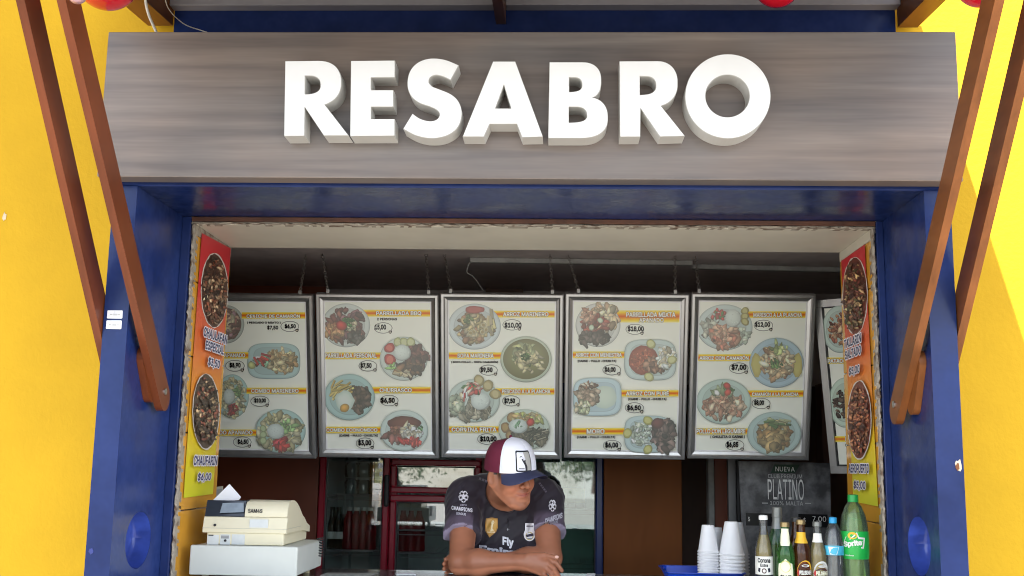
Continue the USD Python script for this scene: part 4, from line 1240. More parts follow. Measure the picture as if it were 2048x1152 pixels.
def surface(f, lo, hi, h, blk=6, slack=1.6):
    """The zero surface of a distance field as a mesh (surface nets), sampled only in the blocks near it."""
    lo, hi = np.asarray(lo, float), np.asarray(hi, float)
    nb = np.ceil((hi - lo) / (h * blk)).astype(int)
    n = nb * blk
    bi = np.stack(np.meshgrid(*[np.arange(k) for k in nb], indexing='ij'), -1).reshape(-1, 3)
    dc = f(lo + (bi + 0.5) * h * blk)
    act = np.abs(dc) < h * blk * 0.87 * slack + 0.008
    F = np.repeat(np.repeat(np.repeat(np.where(dc < 0, -1., 1.).reshape(nb), blk, 0), blk, 1), blk, 2).astype(np.float32)
    off = np.stack(np.meshgrid(*[np.arange(blk)] * 3, indexing='ij'), -1).reshape(-1, 3)
    A = bi[act]
    idx = (A[:, None] * blk + off[None]).reshape(-1, 3)
    for s in range(0, len(idx), 400000):
        q = idx[s:s + 400000]
        F[q[:, 0], q[:, 1], q[:, 2]] = f(lo + q * h)
    S = F < 0
    c = [S[i:n[0] - 1 + i, j:n[1] - 1 + j, k:n[2] - 1 + k] for i in (0, 1) for j in (0, 1) for k in (0, 1)]
    s = sum(x.astype(np.int8) for x in c)
    mixed = (s > 0) & (s < 8)
    cell = np.argwhere(mixed)
    ID = -np.ones(mixed.shape, np.int64)
    ID[mixed] = np.arange(len(cell))
    acc, cnt = np.zeros((len(cell), 3)), np.zeros(len(cell))
    corner = np.array([(i, j, k) for i in (0, 1) for j in (0, 1) for k in (0, 1)])
    val = np.stack([F[cell[:, 0] + i, cell[:, 1] + j, cell[:, 2] + k] for i, j, k in corner], 1)
    for a in range(8):
        for b in range(a + 1, 8):
            if np.abs(corner[a] - corner[b]).sum() != 1:
                continue
            m = (val[:, a] < 0) != (val[:, b] < 0)
            t = val[m, a] / (val[m, a] - val[m, b])
            acc[m] += corner[a] + t[:, None] * (corner[b] - corner[a])
            cnt[m] += 1
    V = lo + (cell + acc / cnt[:, None]) * h
    Q = []
    for ax in range(3):
        a, b = [slice(None)] * 3, [slice(None)] * 3
        a[ax], b[ax] = slice(0, n[ax] - 1), slice(1, n[ax])
        ch = S[tuple(a)] != S[tuple(b)]
        e = np.argwhere(ch)
        o1, o2 = (ax + 1) % 3, (ax + 2) % 3
        ok = (e[:, o1] > 0) & (e[:, o2] > 0) & (e[:, o1] < n[o1] - 1) & (e[:, o2] < n[o2] - 1)
        e = e[ok]
        fl = S[e[:, 0], e[:, 1], e[:, 2]]
        u, w = np.zeros(3, int), np.zeros(3, int)
        u[o1], w[o2] = 1, 1
        q = np.stack([ID[tuple((e - u - w).T)], ID[tuple((e - w).T)], ID[tuple(e.T)], ID[tuple((e - u).T)]], 1)
        q[~fl] = q[~fl][:, ::-1]
        Q.append(q)
    Q = np.vstack(Q)
    Q = Q[(Q >= 0).all(1)]
    return trimesh.Trimesh(V, np.vstack([Q[:, [0, 1, 2]], Q[:, [0, 2, 3]]]), process=False)


# He is modelled at 1.09 times his size and then reduced about his own feet and set in place.
PS = 0.92
ZP_ = EYE + (ZC - EYE) / PS


def mshape(m):
    m = arr(m)
    foot = np.array([0.0, 4.7, 0.0])
    shift = O * (1 - PS) - foot * (1 - PS)
    return trimesh.Trimesh(foot + (m.vertices - foot) * PS + shift, m.faces, process=False)


def mpart(parent, name, mesh, *a, **k):
    return part(parent, name, mshape(mesh), *a, **k)


def mpos(v):
    return mshape(trimesh.Trimesh(np.array([v, v, v]), [[0, 1, 2]], process=False)).vertices[0]


# head frame: X towards the man's right, Y the way he faces, Z up
HC = at(1021, 944, 4.17)


def rot(axis, deg):
    return trimesh.transformations.rotation_matrix(math.radians(deg), axis)[:3, :3]


HR = rot([0, 1, 0], -9) @ rot([0, 0, 1], 180 + 38) @ rot([1, 0, 0], -14)     # columns: head axes in the world


def H(*q):
    """head coordinates -> world (x is the man's right)"""
    return HC + HR @ np.asarray(q, float)


# joints, placed where the photograph shows them
sR, eR, wR = at(930, 994, 4.40), at(922, 1126, 4.19), at(1042, 1124, 4.08)
sL, eL, wL = at(1088, 996, 4.42), at(1100, 1116, 4.27), at(955, 1130, 4.27)
nb = at(1008, 985, 4.46)
chest, belly, hip = at(1012, 1062, 4.50), at(1012, 1165, 4.60), at(1012, 1290, 4.78)
FING = []
k1, k2, k3, k4 = at(1092, 1118, 4.045), at(1095, 1127, 4.03), at(1093, 1137, 4.03), at(1086, 1146, 4.04)
for kn, mid, tip, r_ in ((k1, at(1112, 1126, 4.03), at(1123, 1141, 4.03), 0.0098), (k2, at(1108, 1138, 4.01), at(1117, 1152, 4.02), 0.0100), (k3, at(1103, 1148, 4.01), at(1109, 1160, 4.02), 0.0096), (k4, at(1094, 1156, 4.02), at(1098, 1164, 4.03), 0.0085)):
    FING.append((kn, mid, tip, r_))
TH0, TH1, TH2 = at(1058, 1114, 4.06), at(1088, 1111, 4.05), at(1113, 1116, 4.045)
LF = []
for (a, b, c, r_) in (((925, 1112), (900, 1113), (891, 1119), 0.0088), ((925, 1121), (897, 1122), (888, 1128), 0.0092), ((925, 1131), (896, 1132), (888, 1138), 0.0092), ((925, 1141), (899, 1142), (892, 1147), 0.0084)):
    LF.append((at(*a, 4.262), at(*b, 4.235), at(*c, 4.205), r_))


def skin(p):
    q = (p - HC) @ HR
    d = ellip(q, (0, -0.012, 0.038), (0.078, 0.097, 0.088))
    d = smin(d, ellip(q, (0, 0.022, -0.025), (0.065, 0.064, 0.085)), 0.03)
    for s in (-1, 1):
        d = smin(d, cap_(q, (s * 0.052, -0.002, -0.052), (s * 0.024, 0.050, -0.102), 0.026, 0.025), 0.028)
        d = smin(d, ellip(q, (s * 0.039, 0.049, -0.038), (0.029, 0.030, 0.032)), 0.016)
        d = smin(d, cap_(q, (s * 0.010, 0.082, 0.019), (s * 0.043, 0.066, 0.019), 0.009, 0.008), 0.012)
        d = smax(d, -ellip(q, (s * 0.031, 0.097, 0.000), (0.017, 0.018, 0.011)), 0.008)
        d = smin(d, ellip(q, (s * 0.080, -0.006, -0.018), (0.011, 0.022, 0.034), rot([0, 0, 1], s * 22)), 0.005)
        d = smax(d, -ellip(q, (s * 0.090, 0.002, -0.014), (0.007, 0.012, 0.020), rot([0, 0, 1], s * 22)), 0.005)
    d = smin(d, ellip(q, (0, 0.060, -0.114), (0.026, 0.025, 0.021)), 0.016)
    d = smin(d, ellip(q, (0, 0.070, -0.072), (0.030, 0.020, 0.024)), 0.014)
    # nose
    d = smin(d, cap_(q, (0, 0.080, 0.010), (0, 0.105, -0.034), 0.0085, 0.0115), 0.007)
    for s in (-1, 1):
        d = smin(d, ellip(q, (s * 0.0140, 0.091, -0.039), (0.0095, 0.011, 0.0085)), 0.004)
        d = smax(d, -ellip(q, (s * 0.0075, 0.098, -0.049), (0.004, 0.006, 0.003)), 0.002)
    # lips, with the dip between them and the fold below
    for s in (-1, 1):
        d = smin(d, cap_(q, (s * 0.004, 0.0868, -0.0640), (s * 0.027, 0.0750, -0.0662), 0.0052, 0.0032), 0.004)
        d = smin(d, cap_(q, (s * 0.002, 0.0855, -0.0765), (s * 0.020, 0.0775, -0.0732), 0.0058, 0.0035), 0.004)
        d = smax(d, -cap_(q, (0, 0.0932, -0.0703), (s * 0.032, 0.0770, -0.0670), 0.0030, 0.0022), 0.0025)
    d = smax(d, -cap_(q, (-0.014, 0.091, -0.0895), (0.014, 0.091, -0.0895), 0.0050, 0.0050), 0.008)
    # neck and trunk
    d = smin(d, cap_(p, H(0, -0.035, -0.055), nb, 0.056, 0.068), 0.025)
    d = smin(d, cap_(p, nb, chest, 0.08, 0.11), 0.06)
    d = smin(d, cap_(p, chest, belly, 0.10, 0.12), 0.06)
    # arms
    d = smin(d, cap_(p, sR, eR, 0.060, 0.044), 0.04)
    d = smin(d, cap_(p, sL, eL, 0.060, 0.044), 0.04)
    m = eR + (wR - eR) * 0.3
    d = smin(d, cap_(p, eR, m, 0.043, 0.046), 0.02)
    d = smin(d, cap_(p, m, wR, 0.045, 0.029), 0.03)
    m = eL + (wL - eL) * 0.3
    d = smin(d, cap_(p, eL, m, 0.042, 0.044), 0.02)
    d = smin(d, cap_(p, m, wL, 0.043, 0.028), 0.03)
    # right hand: back of the hand, thumb and fingers
    hd = cap_(p, wR, (k1 + TH0) / 2, 0.026, 0.017)
    for kn, mid, tip, r_ in FING:
        hd = smin(hd, cap_(p, wR + (kn - wR) * 0.2, kn, 0.021, 0.0125), 0.014)
    for kn, mid, tip, r_ in FING:
        hd = smin(hd, np.minimum(cap_(p, kn, mid, r_ * 1.12, r_), cap_(p, mid, tip, r_, r_ * 0.85)), 0.0035)
    hd = smin(hd, cap_(p, TH0, TH1, 0.0165, 0.0115), 0.008)
    hd = smin(hd, cap_(p, TH1, TH2, 0.0115, 0.0088), 0.004)
    d = smin(d, hd, 0.012)
    # left hand: tucked under the right upper arm, the fingers round it
    hl_ = cap_(p, wL, (LF[0][0] + LF[1][0]) / 2, 0.026, 0.018)
    hl_ = smin(hl_, cap_(p, wL, (LF[2][0] + LF[3][0]) / 2, 0.026, 0.018), 0.012)
    for a, b, c, r_ in LF:
        hl_ = smin(hl_, np.minimum(cap_(p, a, b, r_ * 1.1, r_), cap_(p, b, c, r_, r_ * 0.86)), 0.003)
    return smin(d, hl_, 0.010)


hemR = eR + (sR - eR) * 0.40
hemL = eL + (sL - eL) * 0.42
dR, dL = (sR - eR) / np.linalg.norm(sR - eR), (sL - eL) / np.linalg.norm(sL - eL)


def folds(p):
    a = meshkit.fbm(p * np.array([16., 16., 9.]), 3, 5) - 0.5
    b = meshkit.fbm(p @ rot([0, 1, 0], 35) * np.array([42., 20., 10.]), 2, 9) - 0.5
    return 0.019 * a + 0.016 * b


def shirt(p):
    d = cap_(p, nb + [0, 0.01, -0.03], chest, 0.105, 0.150)
    d = smin(d, cap_(p, chest, belly, 0.150, 0.158), 0.07)
    d = smin(d, cap_(p, belly, hip, 0.158, 0.16), 0.07)
    for s in (-1, 1):
        d = smin(d, cap_(p, at(1008 + s * 38, 986, 4.46), at(1008 + s * 45, 1062, 4.45), 0.072, 0.098), 0.05)
    d = smin(d, cap_(p, nb + [-0.04, 0, 0.0], sR + [0.0, 0.02, -0.005], 0.062, 0.076), 0.05)
    d = smin(d, cap_(p, nb + [0.04, 0, 0.0], sL + [0.0, 0.02, -0.005], 0.062, 0.076), 0.05)
    r_ = smax(cap_(p, sR + [0, 0.005, 0], sR + (hemR - sR) * 1.3, 0.076, 0.071), (hemR - p) @ dR - 0.002 * np.sin(p[:, 0] * 60), 0.004)
    l_ = smax(cap_(p, sL + [0, 0.005, 0], sL + (hemL - sL) * 1.3, 0.076, 0.071), (hemL - p) @ dL - 0.002 * np.sin(p[:, 0] * 60), 0.004)
    d = smin(smin(d, r_, 0.03), l_, 0.03) + folds(p)
    # the neck opening, a little V in front
    ne = cap_(p, H(0, -0.02, -0.07), nb + [0, 0, 0.0], 0.066, 0.080)
    v0 = at(1021, 1018, 4.36)
    ne = smin(ne, cap_(p, v0, v0 + [0, 0.06, 0.08], 0.010, 0.05), 0.02)
    return smax(d, -ne, 0.006)


man = thing('person', 'man in white, maroon and navy cap and dark football shirt leaning on the counter', 'person', (mpos(hip)[0], mpos(hip)[1], 0))
lo = np.minimum.reduce([eR, eL, wL, belly, HC, wR]) - 0.16
hi = np.maximum.reduce([eR, eL, sR, sL, HC, belly]) + 0.16
lo[2] = ZP_ - 0.03
skin_m = surface(skin, lo, hi, 0.0028)
v = skin_m.vertices
v[:, 2] = np.maximum(v[:, 2], ZP_ + 0.001)
q = (v - HC) @ HR
base = lin(160, 104, 77)
col = np.repeat(base[None], len(v), 0)
ns = meshkit.fbm(v * 45, 3, 2)[:, None]
col = col * (0.90 + 0.2 * ns)
inhead = (np.abs(q[:, 0]) < 0.1) & (q[:, 2] > -0.15) & (q[:, 1] > -0.12) & (np.linalg.norm(q, axis=1) < 0.19)


def tintv(m, c, k):
    global col
    k = np.broadcast_to(k, (len(v),))[:, None] * m[:, None]
    col = col * (1 - k) + lin(*c) * k


def blobm(c, r):
    return np.exp(-(np.linalg.norm((q - np.asarray(c)) / np.asarray(r), axis=1) ** 2)) * inhead


tintv(blobm((0, 0.088, -0.0705), (0.024, 0.02, 0.009)), (140, 70, 64), 0.85)                       # lips
tintv(blobm((0, 0.085, -0.055), (0.022, 0.03, 0.006)), (84, 56, 46), 0.35)                        # thin moustache
tintv(blobm((0, 0.078, -0.126), (0.026, 0.03, 0.014)), (74, 50, 42), 0.5)                         # chin stubble
tintv(blobm((0.04, 0.08, -0.04), (0.03, 0.03, 0.03)) + blobm((-0.04, 0.08, -0.04), (0.03, 0.03, 0.03)), (186, 112, 84), 0.5)
for s in (-1, 1):
    tintv(blobm((s * 0.032, 0.085, 0.022), (0.022, 0.03, 0.005)), (32, 24, 22), 0.95)             # brows
    tintv(blobm((s * 0.069, 0.026, 0.004), (0.014, 0.011, 0.022)), (34, 27, 25), 0.95)            # sideburns
tintv(((q[:, 2] > 0.0) & (q[:, 1] < 0.015) & inhead).astype(float) * ((np.abs(q[:, 0]) < 0.082) | (q[:, 2] > 0.02)), (30, 24, 22), 0.92)       # short hair under the cap
tintv(((q[:, 2] > -0.05) & (q[:, 1] < -0.045) & inhead).astype(float), (30, 24, 22), 0.92)
LOOK['skin'] = usdkit.material(stage, '/World/Looks/skin', {
    'a': ('attribute', {'attribute': 'Col'}), 'tc': ('texture_coordinate', {}), 'nz': ('noise_texture', {'scale': 420., 'detail': 3.0}),
    'bp': ('bump', {'strength': 0.3, 'distance': 0.0012}),
    'p': ('principled_bsdf', {'roughness': 0.44, 'specular_ior_level': 0.45, 'subsurface_weight': 0.12, 'subsurface_scale': 0.006, 'subsurface_radius': (1.0, 0.35, 0.2)})},
    [('a.color', 'p.base_color'), ('tc.object', 'nz.vector'), ('nz.fac', 'bp.height'), ('bp.normal', 'p.normal')], surface='p.BSDF')
body = mpart(man, 'body', skin_m, 'skin', smooth=True, col=col)
for s in (-1, 1):
    e = trimesh.creation.icosphere(3, 0.0125)
    e.apply_translation(H(s * 0.032, 0.0785, -0.002))
    ev = (e.vertices - HC) @ HR
    dd = np.hypot(ev[:, 0] - s * 0.032 - 0.003, ev[:, 2] + 0.003)
    ec = np.where(((dd < 0.006) & (ev[:, 1] > 0.08))[:, None], lin(44, 28, 22), lin(214, 206, 198))
    mpart(man, 'eye', e, vcolm('eye_look', rough=0.1) if s < 0 else 'eye_look', smooth=True, col=ec)
# thumb nail
nl = trimesh.creation.icosphere(2, 1.0)
nl.apply_scale([0.0075, 0.0035, 0.0055])
nl.apply_translation(TH2 + np.array([0.001, -0.007, 0.004]))
pm('nail', lin(222, 178, 160), rough=0.3, var=0.03)
mpart(man, 'thumb_nail', nl, 'nail', smooth=True)

# shirt
lo = np.minimum.reduce([hemR, hemL, hip, sR]) - 0.19
hi = np.maximum.reduce([sR, sL, nb, hip]) + 0.19
lo[2] = hip[2] - 0.1
shirt_m = surface(shirt, lo, hi, 0.0042)
v = shirt_m.vertices
tR, tL = (v - hemR) @ dR, (v - hemL) @ dL
nR, nL = np.linalg.norm(v - (hemR + tR[:, None] * dR), axis=1), np.linalg.norm(v - (hemL + tL[:, None] * dL), axis=1)
dark, band, trim = lin(50, 44, 53), lin(88, 77, 92), lin(136, 126, 146)
sc = np.repeat(dark[None], len(v), 0) * (0.85 + 0.3 * meshkit.fbm(v * 30, 3, 4)[:, None])
for tt, nn_ in ((tR, nR), (tL, nL)):
    on = (nn_ < 0.105) & (tt > -0.01) & (np.abs(v[:, 0] - chest[0]) > 0.115)
    up_ramp = np.clip((0.062 - tt) / 0.03, 0, 1) * on
    sc = sc * (1 - up_ramp[:, None]) + band * up_ramp[:, None]
    sc[on & (tt < 0.0035)] = trim
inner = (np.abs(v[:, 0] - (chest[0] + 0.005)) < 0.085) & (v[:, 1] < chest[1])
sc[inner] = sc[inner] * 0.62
LOOK['shirt'] = usdkit.material(stage, '/World/Looks/shirt', {
    'a': ('attribute', {'attribute': 'Col'}), 'tc': ('texture_coordinate', {}), 'nz': ('noise_texture', {'scale': 700., 'detail': 2.0}),
    'bp': ('bump', {'strength': 0.15, 'distance': 0.001}),
    'p': ('principled_bsdf', {'roughness': 0.62, 'specular_ior_level': 0.35, 'sheen_weight': 0.15, 'sheen_roughness': 0.4})},
    [('a.color', 'p.base_color'), ('tc.object', 'nz.vector'), ('nz.fac', 'bp.height'), ('bp.normal', 'p.normal')], surface='p.BSDF')
shirt_p = mpart(man, 'shirt', shirt_m, 'shirt', smooth=True, col=sc)
FL = EYE + (0.021 - EYE) / PS
pm('trousers', lin(40, 42, 52), rough=0.8)


def trous(p):
    d = cap_(p, hip + [-0.08, 0, 0], [hip[0] - 0.11, hip[1] + 0.02, FL + 0.08], 0.11, 0.07)
    d = smin(d, cap_(p, hip + [0.08, 0, 0], [hip[0] + 0.11, hip[1] + 0.02, FL + 0.08], 0.11, 0.07), 0.03)
    return smax(d, FL + 0.06 - p[:, 2], 0.01)


mpart(man, 'trousers', surface(trous, (hip[0] - 0.3, hip[1] - 0.2, FL), (hip[0] + 0.3, hip[1] + 0.2, hip[2] + 0.15), 0.012), 'trousers', smooth=True)
for s in (-1, 1):
    mpart(man, 'shoe', rbox(hip[0] + s * 0.11 - 0.05, hip[0] + s * 0.11 + 0.05, hip[1] - 0.17, hip[1] + 0.11, FL + 0.001, FL + 0.08, 0.035), 'black_plastic', smooth=40)


# prints on the shirt lie on its surface: found by following the view ray to the cloth
def on_cloth(P, lift):
    D = np.array([ray(*q_) for q_ in P])
    D /= np.linalg.norm(D, axis=1, keepdims=True)
    t = np.full(len(P), 4.0 / D[:, 1].mean())
    for _ in range(14):
        t += 0.85 * shirt(O + D * t[:, None])
    return O + D * (t - lift)[:, None]


class Decal:
    def __init__(self):
        self.V, self.F, self.C, self.n, self.k = [], [], [], 0, 0

    def add(self, poly, c, edge=3.2):
        self.k += 1
        for g in getattr(poly, 'geoms', [poly]):
            if g.is_empty or g.geom_type != 'Polygon' or g.area < 0.05:
                continue
            tv, tf = trimesh.creation.triangulate_polygon(g.segmentize(edge), engine='earcut')
            tv = np.c_[tv, np.zeros(len(tv))]
            if g.area > 30:
                tv, tf = trimesh.remesh.subdivide_to_size(tv, tf, edge, max_iter=8)
            W = on_cloth(tv[:, :2], 0.0012 + 0.0002 * self.k)
            m = trimesh.Trimesh(W, tf, process=False)
            f = m.faces.copy()
            bad = np.einsum('ij,ij->i', m.face_normals, m.triangles_center - O) > 0
            f[bad] = f[bad][:, ::-1]
            self.V.append(W); self.F.append(f + self.n); self.C.append(np.repeat([lin(*c)], len(W), 0)); self.n += len(W)

    def text(self, s, x0, x1, y0, y1, c, shear=0.0, wgt=0.03, arc=0.0):
        g = fit(affinity.scale(text_poly(s, wgt), 1, -1, origin=(0, 0)), x0, x1, y0, y1)
        if shear:
            g = affinity.affine_transform(g, [1, 0, shear, 1, 0, -shear * (x0 + x1) / 2])
        self.add(g, c)

    def done(self, name):
        mpart(shirt_p, name, trimesh.Trimesh(np.vstack(self.V), np.vstack(self.F), process=False), 'print_matt', col=np.vstack(self.C))


def star(cx, cy, r, n=5, k=0.45, ph=-math.pi / 2, sx=1.0):
    return sg.Polygon([(cx + sx * (r if i % 2 == 0 else r * k) * math.cos(ph + i * math.pi / n), cy + (r if i % 2 == 0 else r * k) * math.sin(ph + i * math.pi / n)) for i in range(2 * n)])


def patch_ball(d, cx, cy, r, sx):
    d.add(affinity.scale(sg.Point(cx, cy).buffer(r), sx, 1.25), (232, 230, 236))
    for i in range(5):
        a = -math.pi / 2 + math.pi / 5 + i * 2 * math.pi / 5
        d.add(star(cx + sx * r * 0.62 * math.cos(a), cy + 1.25 * r * 0.62 * math.sin(a), r * 0.42, 5, 0.5, -math.pi / 2 + i, sx), (36, 32, 40))
        a += math.pi / 5
        d.add(star(cx + sx * r * 0.98 * math.cos(a), cy + 1.25 * r * 0.98 * math.sin(a), r * 0.28, 5, 0.5, i, sx), (36, 32, 40))


d = Decal(); patch_ball(d, 927, 993, 9.6, 1.0)
d.text('UEFA', 920, 934, 1008, 1012, (150, 146, 158)); d.text('CHAMPIONS', 903, 945, 1014, 1022, (226, 224, 232), 0.13, 0.02); d.text('LEAGUE', 912, 932, 1025, 1030, (186, 184, 194), 0.13)
d.done('sleeve_badge')
d = Decal(); patch_ball(d, 1105, 1011, 9.6, 0.78)
d.text('CHAMPIONS', 1090, 1125, 1031, 1042, (200, 198, 208), -0.36, 0.02); d.text('LEAGUE', 1097, 1116, 1043, 1048, (150, 148, 160), -0.30)
d.done('sleeve_badge')
d = Decal()
d.add(sg.Polygon([(972, 1037), (984, 1035), (995.5, 1037), (996, 1055), (992, 1064), (979, 1075), (971, 1062), (970, 1052)]), (176, 128, 56))
d.add(sg.Polygon([(974, 1039), (984, 1037.5), (993.5, 1039), (993.8, 1054), (990.5, 1062), (979.5, 1072), (973, 1061), (972, 1052)]), (206, 160, 84))
d.add(sg.Polygon([(984, 1041), (988, 1041), (988.5, 1045), (986, 1049), (985, 1057), (988, 1061), (980, 1063), (982, 1057), (983, 1049), (982, 1045)]), (240, 224, 180))
d.text('CHAMPIONS', 974, 990, 1063, 1066, (240, 224, 180))
d.done('gold_badge')
d = Decal()
d.add(affinity.scale(sg.Point(1059, 1069).buffer(11.5), 1, 1.15).union(sg.box(1052, 1048, 1066, 1060).buffer(2)), (226, 224, 228))
d.add(affinity.scale(sg.Point(1059, 1072).buffer(8), 1, 1.05).difference(affinity.scale(sg.Point(1059, 1072).buffer(6), 1, 1.05)), (190, 178, 120))
d.add(sg.box(1053, 1051, 1066, 1054), (140, 136, 146)); d.add(affinity.rotate(sg.box(1052, 1068, 1067, 1073), -12), (60, 56, 70)); d.add(sg.box(1055, 1076, 1064, 1078), (150, 150, 160))
d.done('club_crest')
d = Decal()
d.text('Fly', 1005, 1027, 1075, 1096, (216, 216, 222), 0.22, 0.05)
d.text('Emirates', 958, 1072, 1096, 1114, (196, 196, 206), 0.12, 0.05)
d.done('shirt_lettering')
d = Decal(); d.add(sg.Point(1016, 1059).buffer(2.2), (150, 148, 156)); d.add(sg.Polygon([(1014.6, 1028), (1016, 1028), (1018, 1075), (1016.6, 1075)]), (22, 19, 24)); d.done('button_placket')
for ang_, bx in ((20, [sg.box(958 + k * 6, 955 + k * 2.4, 962.5 + k * 6, 960 + k * 2.4) for k in range(5)]), (50, [sg.box(1078 + k * 3, 965 + k * 4, 1081.5 + k * 3, 969 + k * 4) for k in range(5)])):
    for q_ in bx:
        d = Decal()
        d.add(affinity.rotate(q_, ang_), (104, 98, 110))
        d.done('shoulder_mark')

# ------------------------------------------------------------------ cap
pm('cap_white', lin(232, 232, 240), rough=0.75, var=0.02, bump=0.15, bscale=700.)
pm('cap_maroon', lin(104, 26, 52), rough=0.8, var=0.06, bump=0.3, bscale=600.)
pm('cap_navy', lin(44, 48, 78), rough=0.7, var=0.04, bump=0.15, bscale=700.)
CT = rot([0, 0, 1], 7) @ rot([1, 0, 0], -6)


def crown(az, t, off=0.0):
    """az 0 = front; t 0 = rim, 1 = top."""
    x, y = np.sin(az), np.cos(az)
    fr_ = np.clip(y, 0, 1)
    c = np.cos(t * math.pi / 2) ** (0.62 + 0.0 * fr_)
    rx, ry = 0.089 + off, 0.107 + off
    z = -0.002 + 0.016 * fr_ - 0.012 * np.clip(-y, 0, 1) + (0.118 + 0.006 * fr_ + off) * np.sin(t * math.pi / 2) ** 0.92 - (0.016 * fr_ * np.sin(t * math.pi / 2))
    P = np.stack([x * rx * c, y * ry * c - 0.004 - 0.010 * np.sin(t * math.pi / 2), z + 0.012], -1)
    return P


def shell(a0, a1, na, nt=26):
    az = np.linspace(a0, a1, na + 1)
    tt = np.linspace(0, 1, nt + 1)
    A, Tm = np.meshgrid(az, tt, indexing='ij')
    seam = -0.0012 * np.exp(-((np.minimum(np.abs(A % (math.pi / 3)), np.abs(math.pi / 3 - A % (math.pi / 3))) / 0.02) ** 2))
    out, inn = crown(A, Tm, seam), crown(A, Tm, -0.0025)
    n = nt + 1
    F = []
    N = (na + 1) * n
    for i in range(na):
        for k in range(nt):
            a = i * n + k
            F += [[a, a + n, a + n + 1], [a, a + n + 1, a + 1], [N + a, N + a + n + 1, N + a + n], [N + a, N + a + 1, N + a + n + 1]]
        a = i * n
        F += [[a, N + a + n, a + n], [a, N + a, N + a + n]]
    P = np.vstack([out.reshape(-1, 3), inn.reshape(-1, 3)]) @ CT.T
    return trimesh.Trimesh(HC + P @ HR.T, np.array(F)[:, ::-1], process=False)


cap = thing('cap', 'white fronted cap with maroon sides, navy brim and square patch on the man', 'cap', tuple(mpos(HC)))
WA = math.radians(72)
mpart(cap, 'front_panel', shell(-WA, WA, 56), 'cap_white', smooth=50)
mpart(cap, 'back_panel', shell(WA, 2 * math.pi - WA, 70), 'cap_maroon', smooth=50)
na, nr = 40, 10
V = []
for lay in (0, 1):
    for i in range(na + 1):
        az = math.radians(-68 + 136 * i / na)
        e = crown(np.array(az), np.array(0.02), 0.0005)
        L = 0.060 * max(0, math.cos(az * 1.28)) ** 0.55
        for k in range(nr + 1):
            s = k / nr
            dirv = np.array([math.sin(az) * 0.55, 1.0, 0]); dirv /= np.linalg.norm(dirv)
            p_ = e + dirv * L * s
            p_[2] += -0.10 * L * s - 5.2 * (p_[0] ** 2) * (0.25 + 0.75 * s) + 0.004 * s - (0.003 if lay else 0)
            V.append(p_)
n = nr + 1
M_ = (na + 1) * n
F = []
for i in range(na):
    for k in range(nr):
        a = i * n + k
        F += [[a, a + 1, a + n + 1], [a, a + n + 1, a + n], [M_ + a, M_ + a + n + 1, M_ + a + 1], [M_ + a, M_ + a + n, M_ + a + n + 1]]
    a = i * n + nr
    F += [[a, M_ + a, M_ + a + n], [a, M_ + a + n, a + n]]
bm = trimesh.Trimesh(HC + (np.array(V) @ CT.T) @ HR.T, F, process=False)
bm.fix_normals()
mpart(cap, 'brim', bm, 'cap_navy', smooth=50)
# the patch: laid on the front panel
from scipy.interpolate import LinearNDInterpolator
A, Tm = np.meshgrid(np.linspace(-WA, WA, 60), np.linspace(0, 0.9, 50), indexing='ij')
cr = crown(A, Tm).reshape(-1, 3)
arc = -A.reshape(-1) * 0.098
fy = LinearNDInterpolator(np.c_[arc, cr[:, 2]], cr)
PV, PF, PC, pn = [], [], [], 0


def on_cap(poly, c, lift):
    global pn
    for g in getattr(poly, 'geoms', [poly]):
        tv, tf = trimesh.creation.triangulate_polygon(g.segmentize(0.004), engine='earcut')
        tv, tf = trimesh.remesh.subdivide_to_size(np.c_[tv, np.zeros(len(tv))], tf, 0.006, max_iter=8)
        P = fy(tv[:, 0], tv[:, 1])
        nrm = P * [1, 1, 0.3]; nrm /= np.linalg.norm(nrm, axis=1, keepdims=True)
        P = P + nrm * lift
        W = HC + (P @ CT.T) @ HR.T
        m = trimesh.Trimesh(W, tf, process=False)
        f = m.faces.copy()
        bad = np.einsum('ij,ij->i', m.face_normals, (nrm[tf[:, 0]] @ CT.T) @ HR.T) < 0
        f[bad] = f[bad][:, ::-1]
        PV.append(W); PF.append(f + pn); PC.append(np.repeat([lin(*c)], len(W), 0)); pn += len(W)


pz = 0.066
PX = -0.028
PK = 1.28
on_cap0 = on_cap


def on_cap(poly, c, lift):
    on_cap0(affinity.scale(poly, PK, PK * 1.06, origin=(PX, pz)), c, lift)


rr_ = lambda w, h, r: sg.box(PX - w + r, pz - h + r, PX + w - r, pz + h - r).buffer(r)
on_cap(rr_(0.027, 0.027, 0.005), (28, 30, 38), 0.0018)
on_cap(rr_(0.0232, 0.0232, 0.004), (226, 226, 234), 0.0022)
on_cap(sg.Polygon([(PX - 0.001 + 0.001, pz + 0.0235), (PX + 0.021, pz + 0.0235), (PX + 0.0235, pz + 0.02), (PX + 0.0235, pz - 0.0235), (PX + 0.009, pz - 0.0235)]), (168, 166, 160), 0.0026)
on_cap(sg.Polygon([(PX - 0.009, pz + 0.006), (PX - 0.002, pz + 0.008), (PX + 0.006, pz + 0.006), (PX + 0.004, pz - 0.001), (PX + 0.009, pz - 0.012), (PX + 0.0095, pz - 0.0235), (PX + 0.003, pz - 0.0235), (PX + 0.001, pz - 0.010)]), (30, 30, 36), 0.003)
on_cap(sg.Polygon([(PX - 0.012, pz + 0.013), (PX - 0.015, pz + 0.010), (PX - 0.009, pz + 0.012), (PX - 0.004, pz + 0.011), (PX - 0.009, pz + 0.0145)]), (60, 60, 66), 0.003)
on_cap(sg.Polygon([(PX - 0.004, pz + 0.010), (PX + 0.003, pz + 0.011), (PX + 0.005, pz + 0.004), (PX - 0.003, pz + 0.003)]), (206, 206, 212), 0.0033)
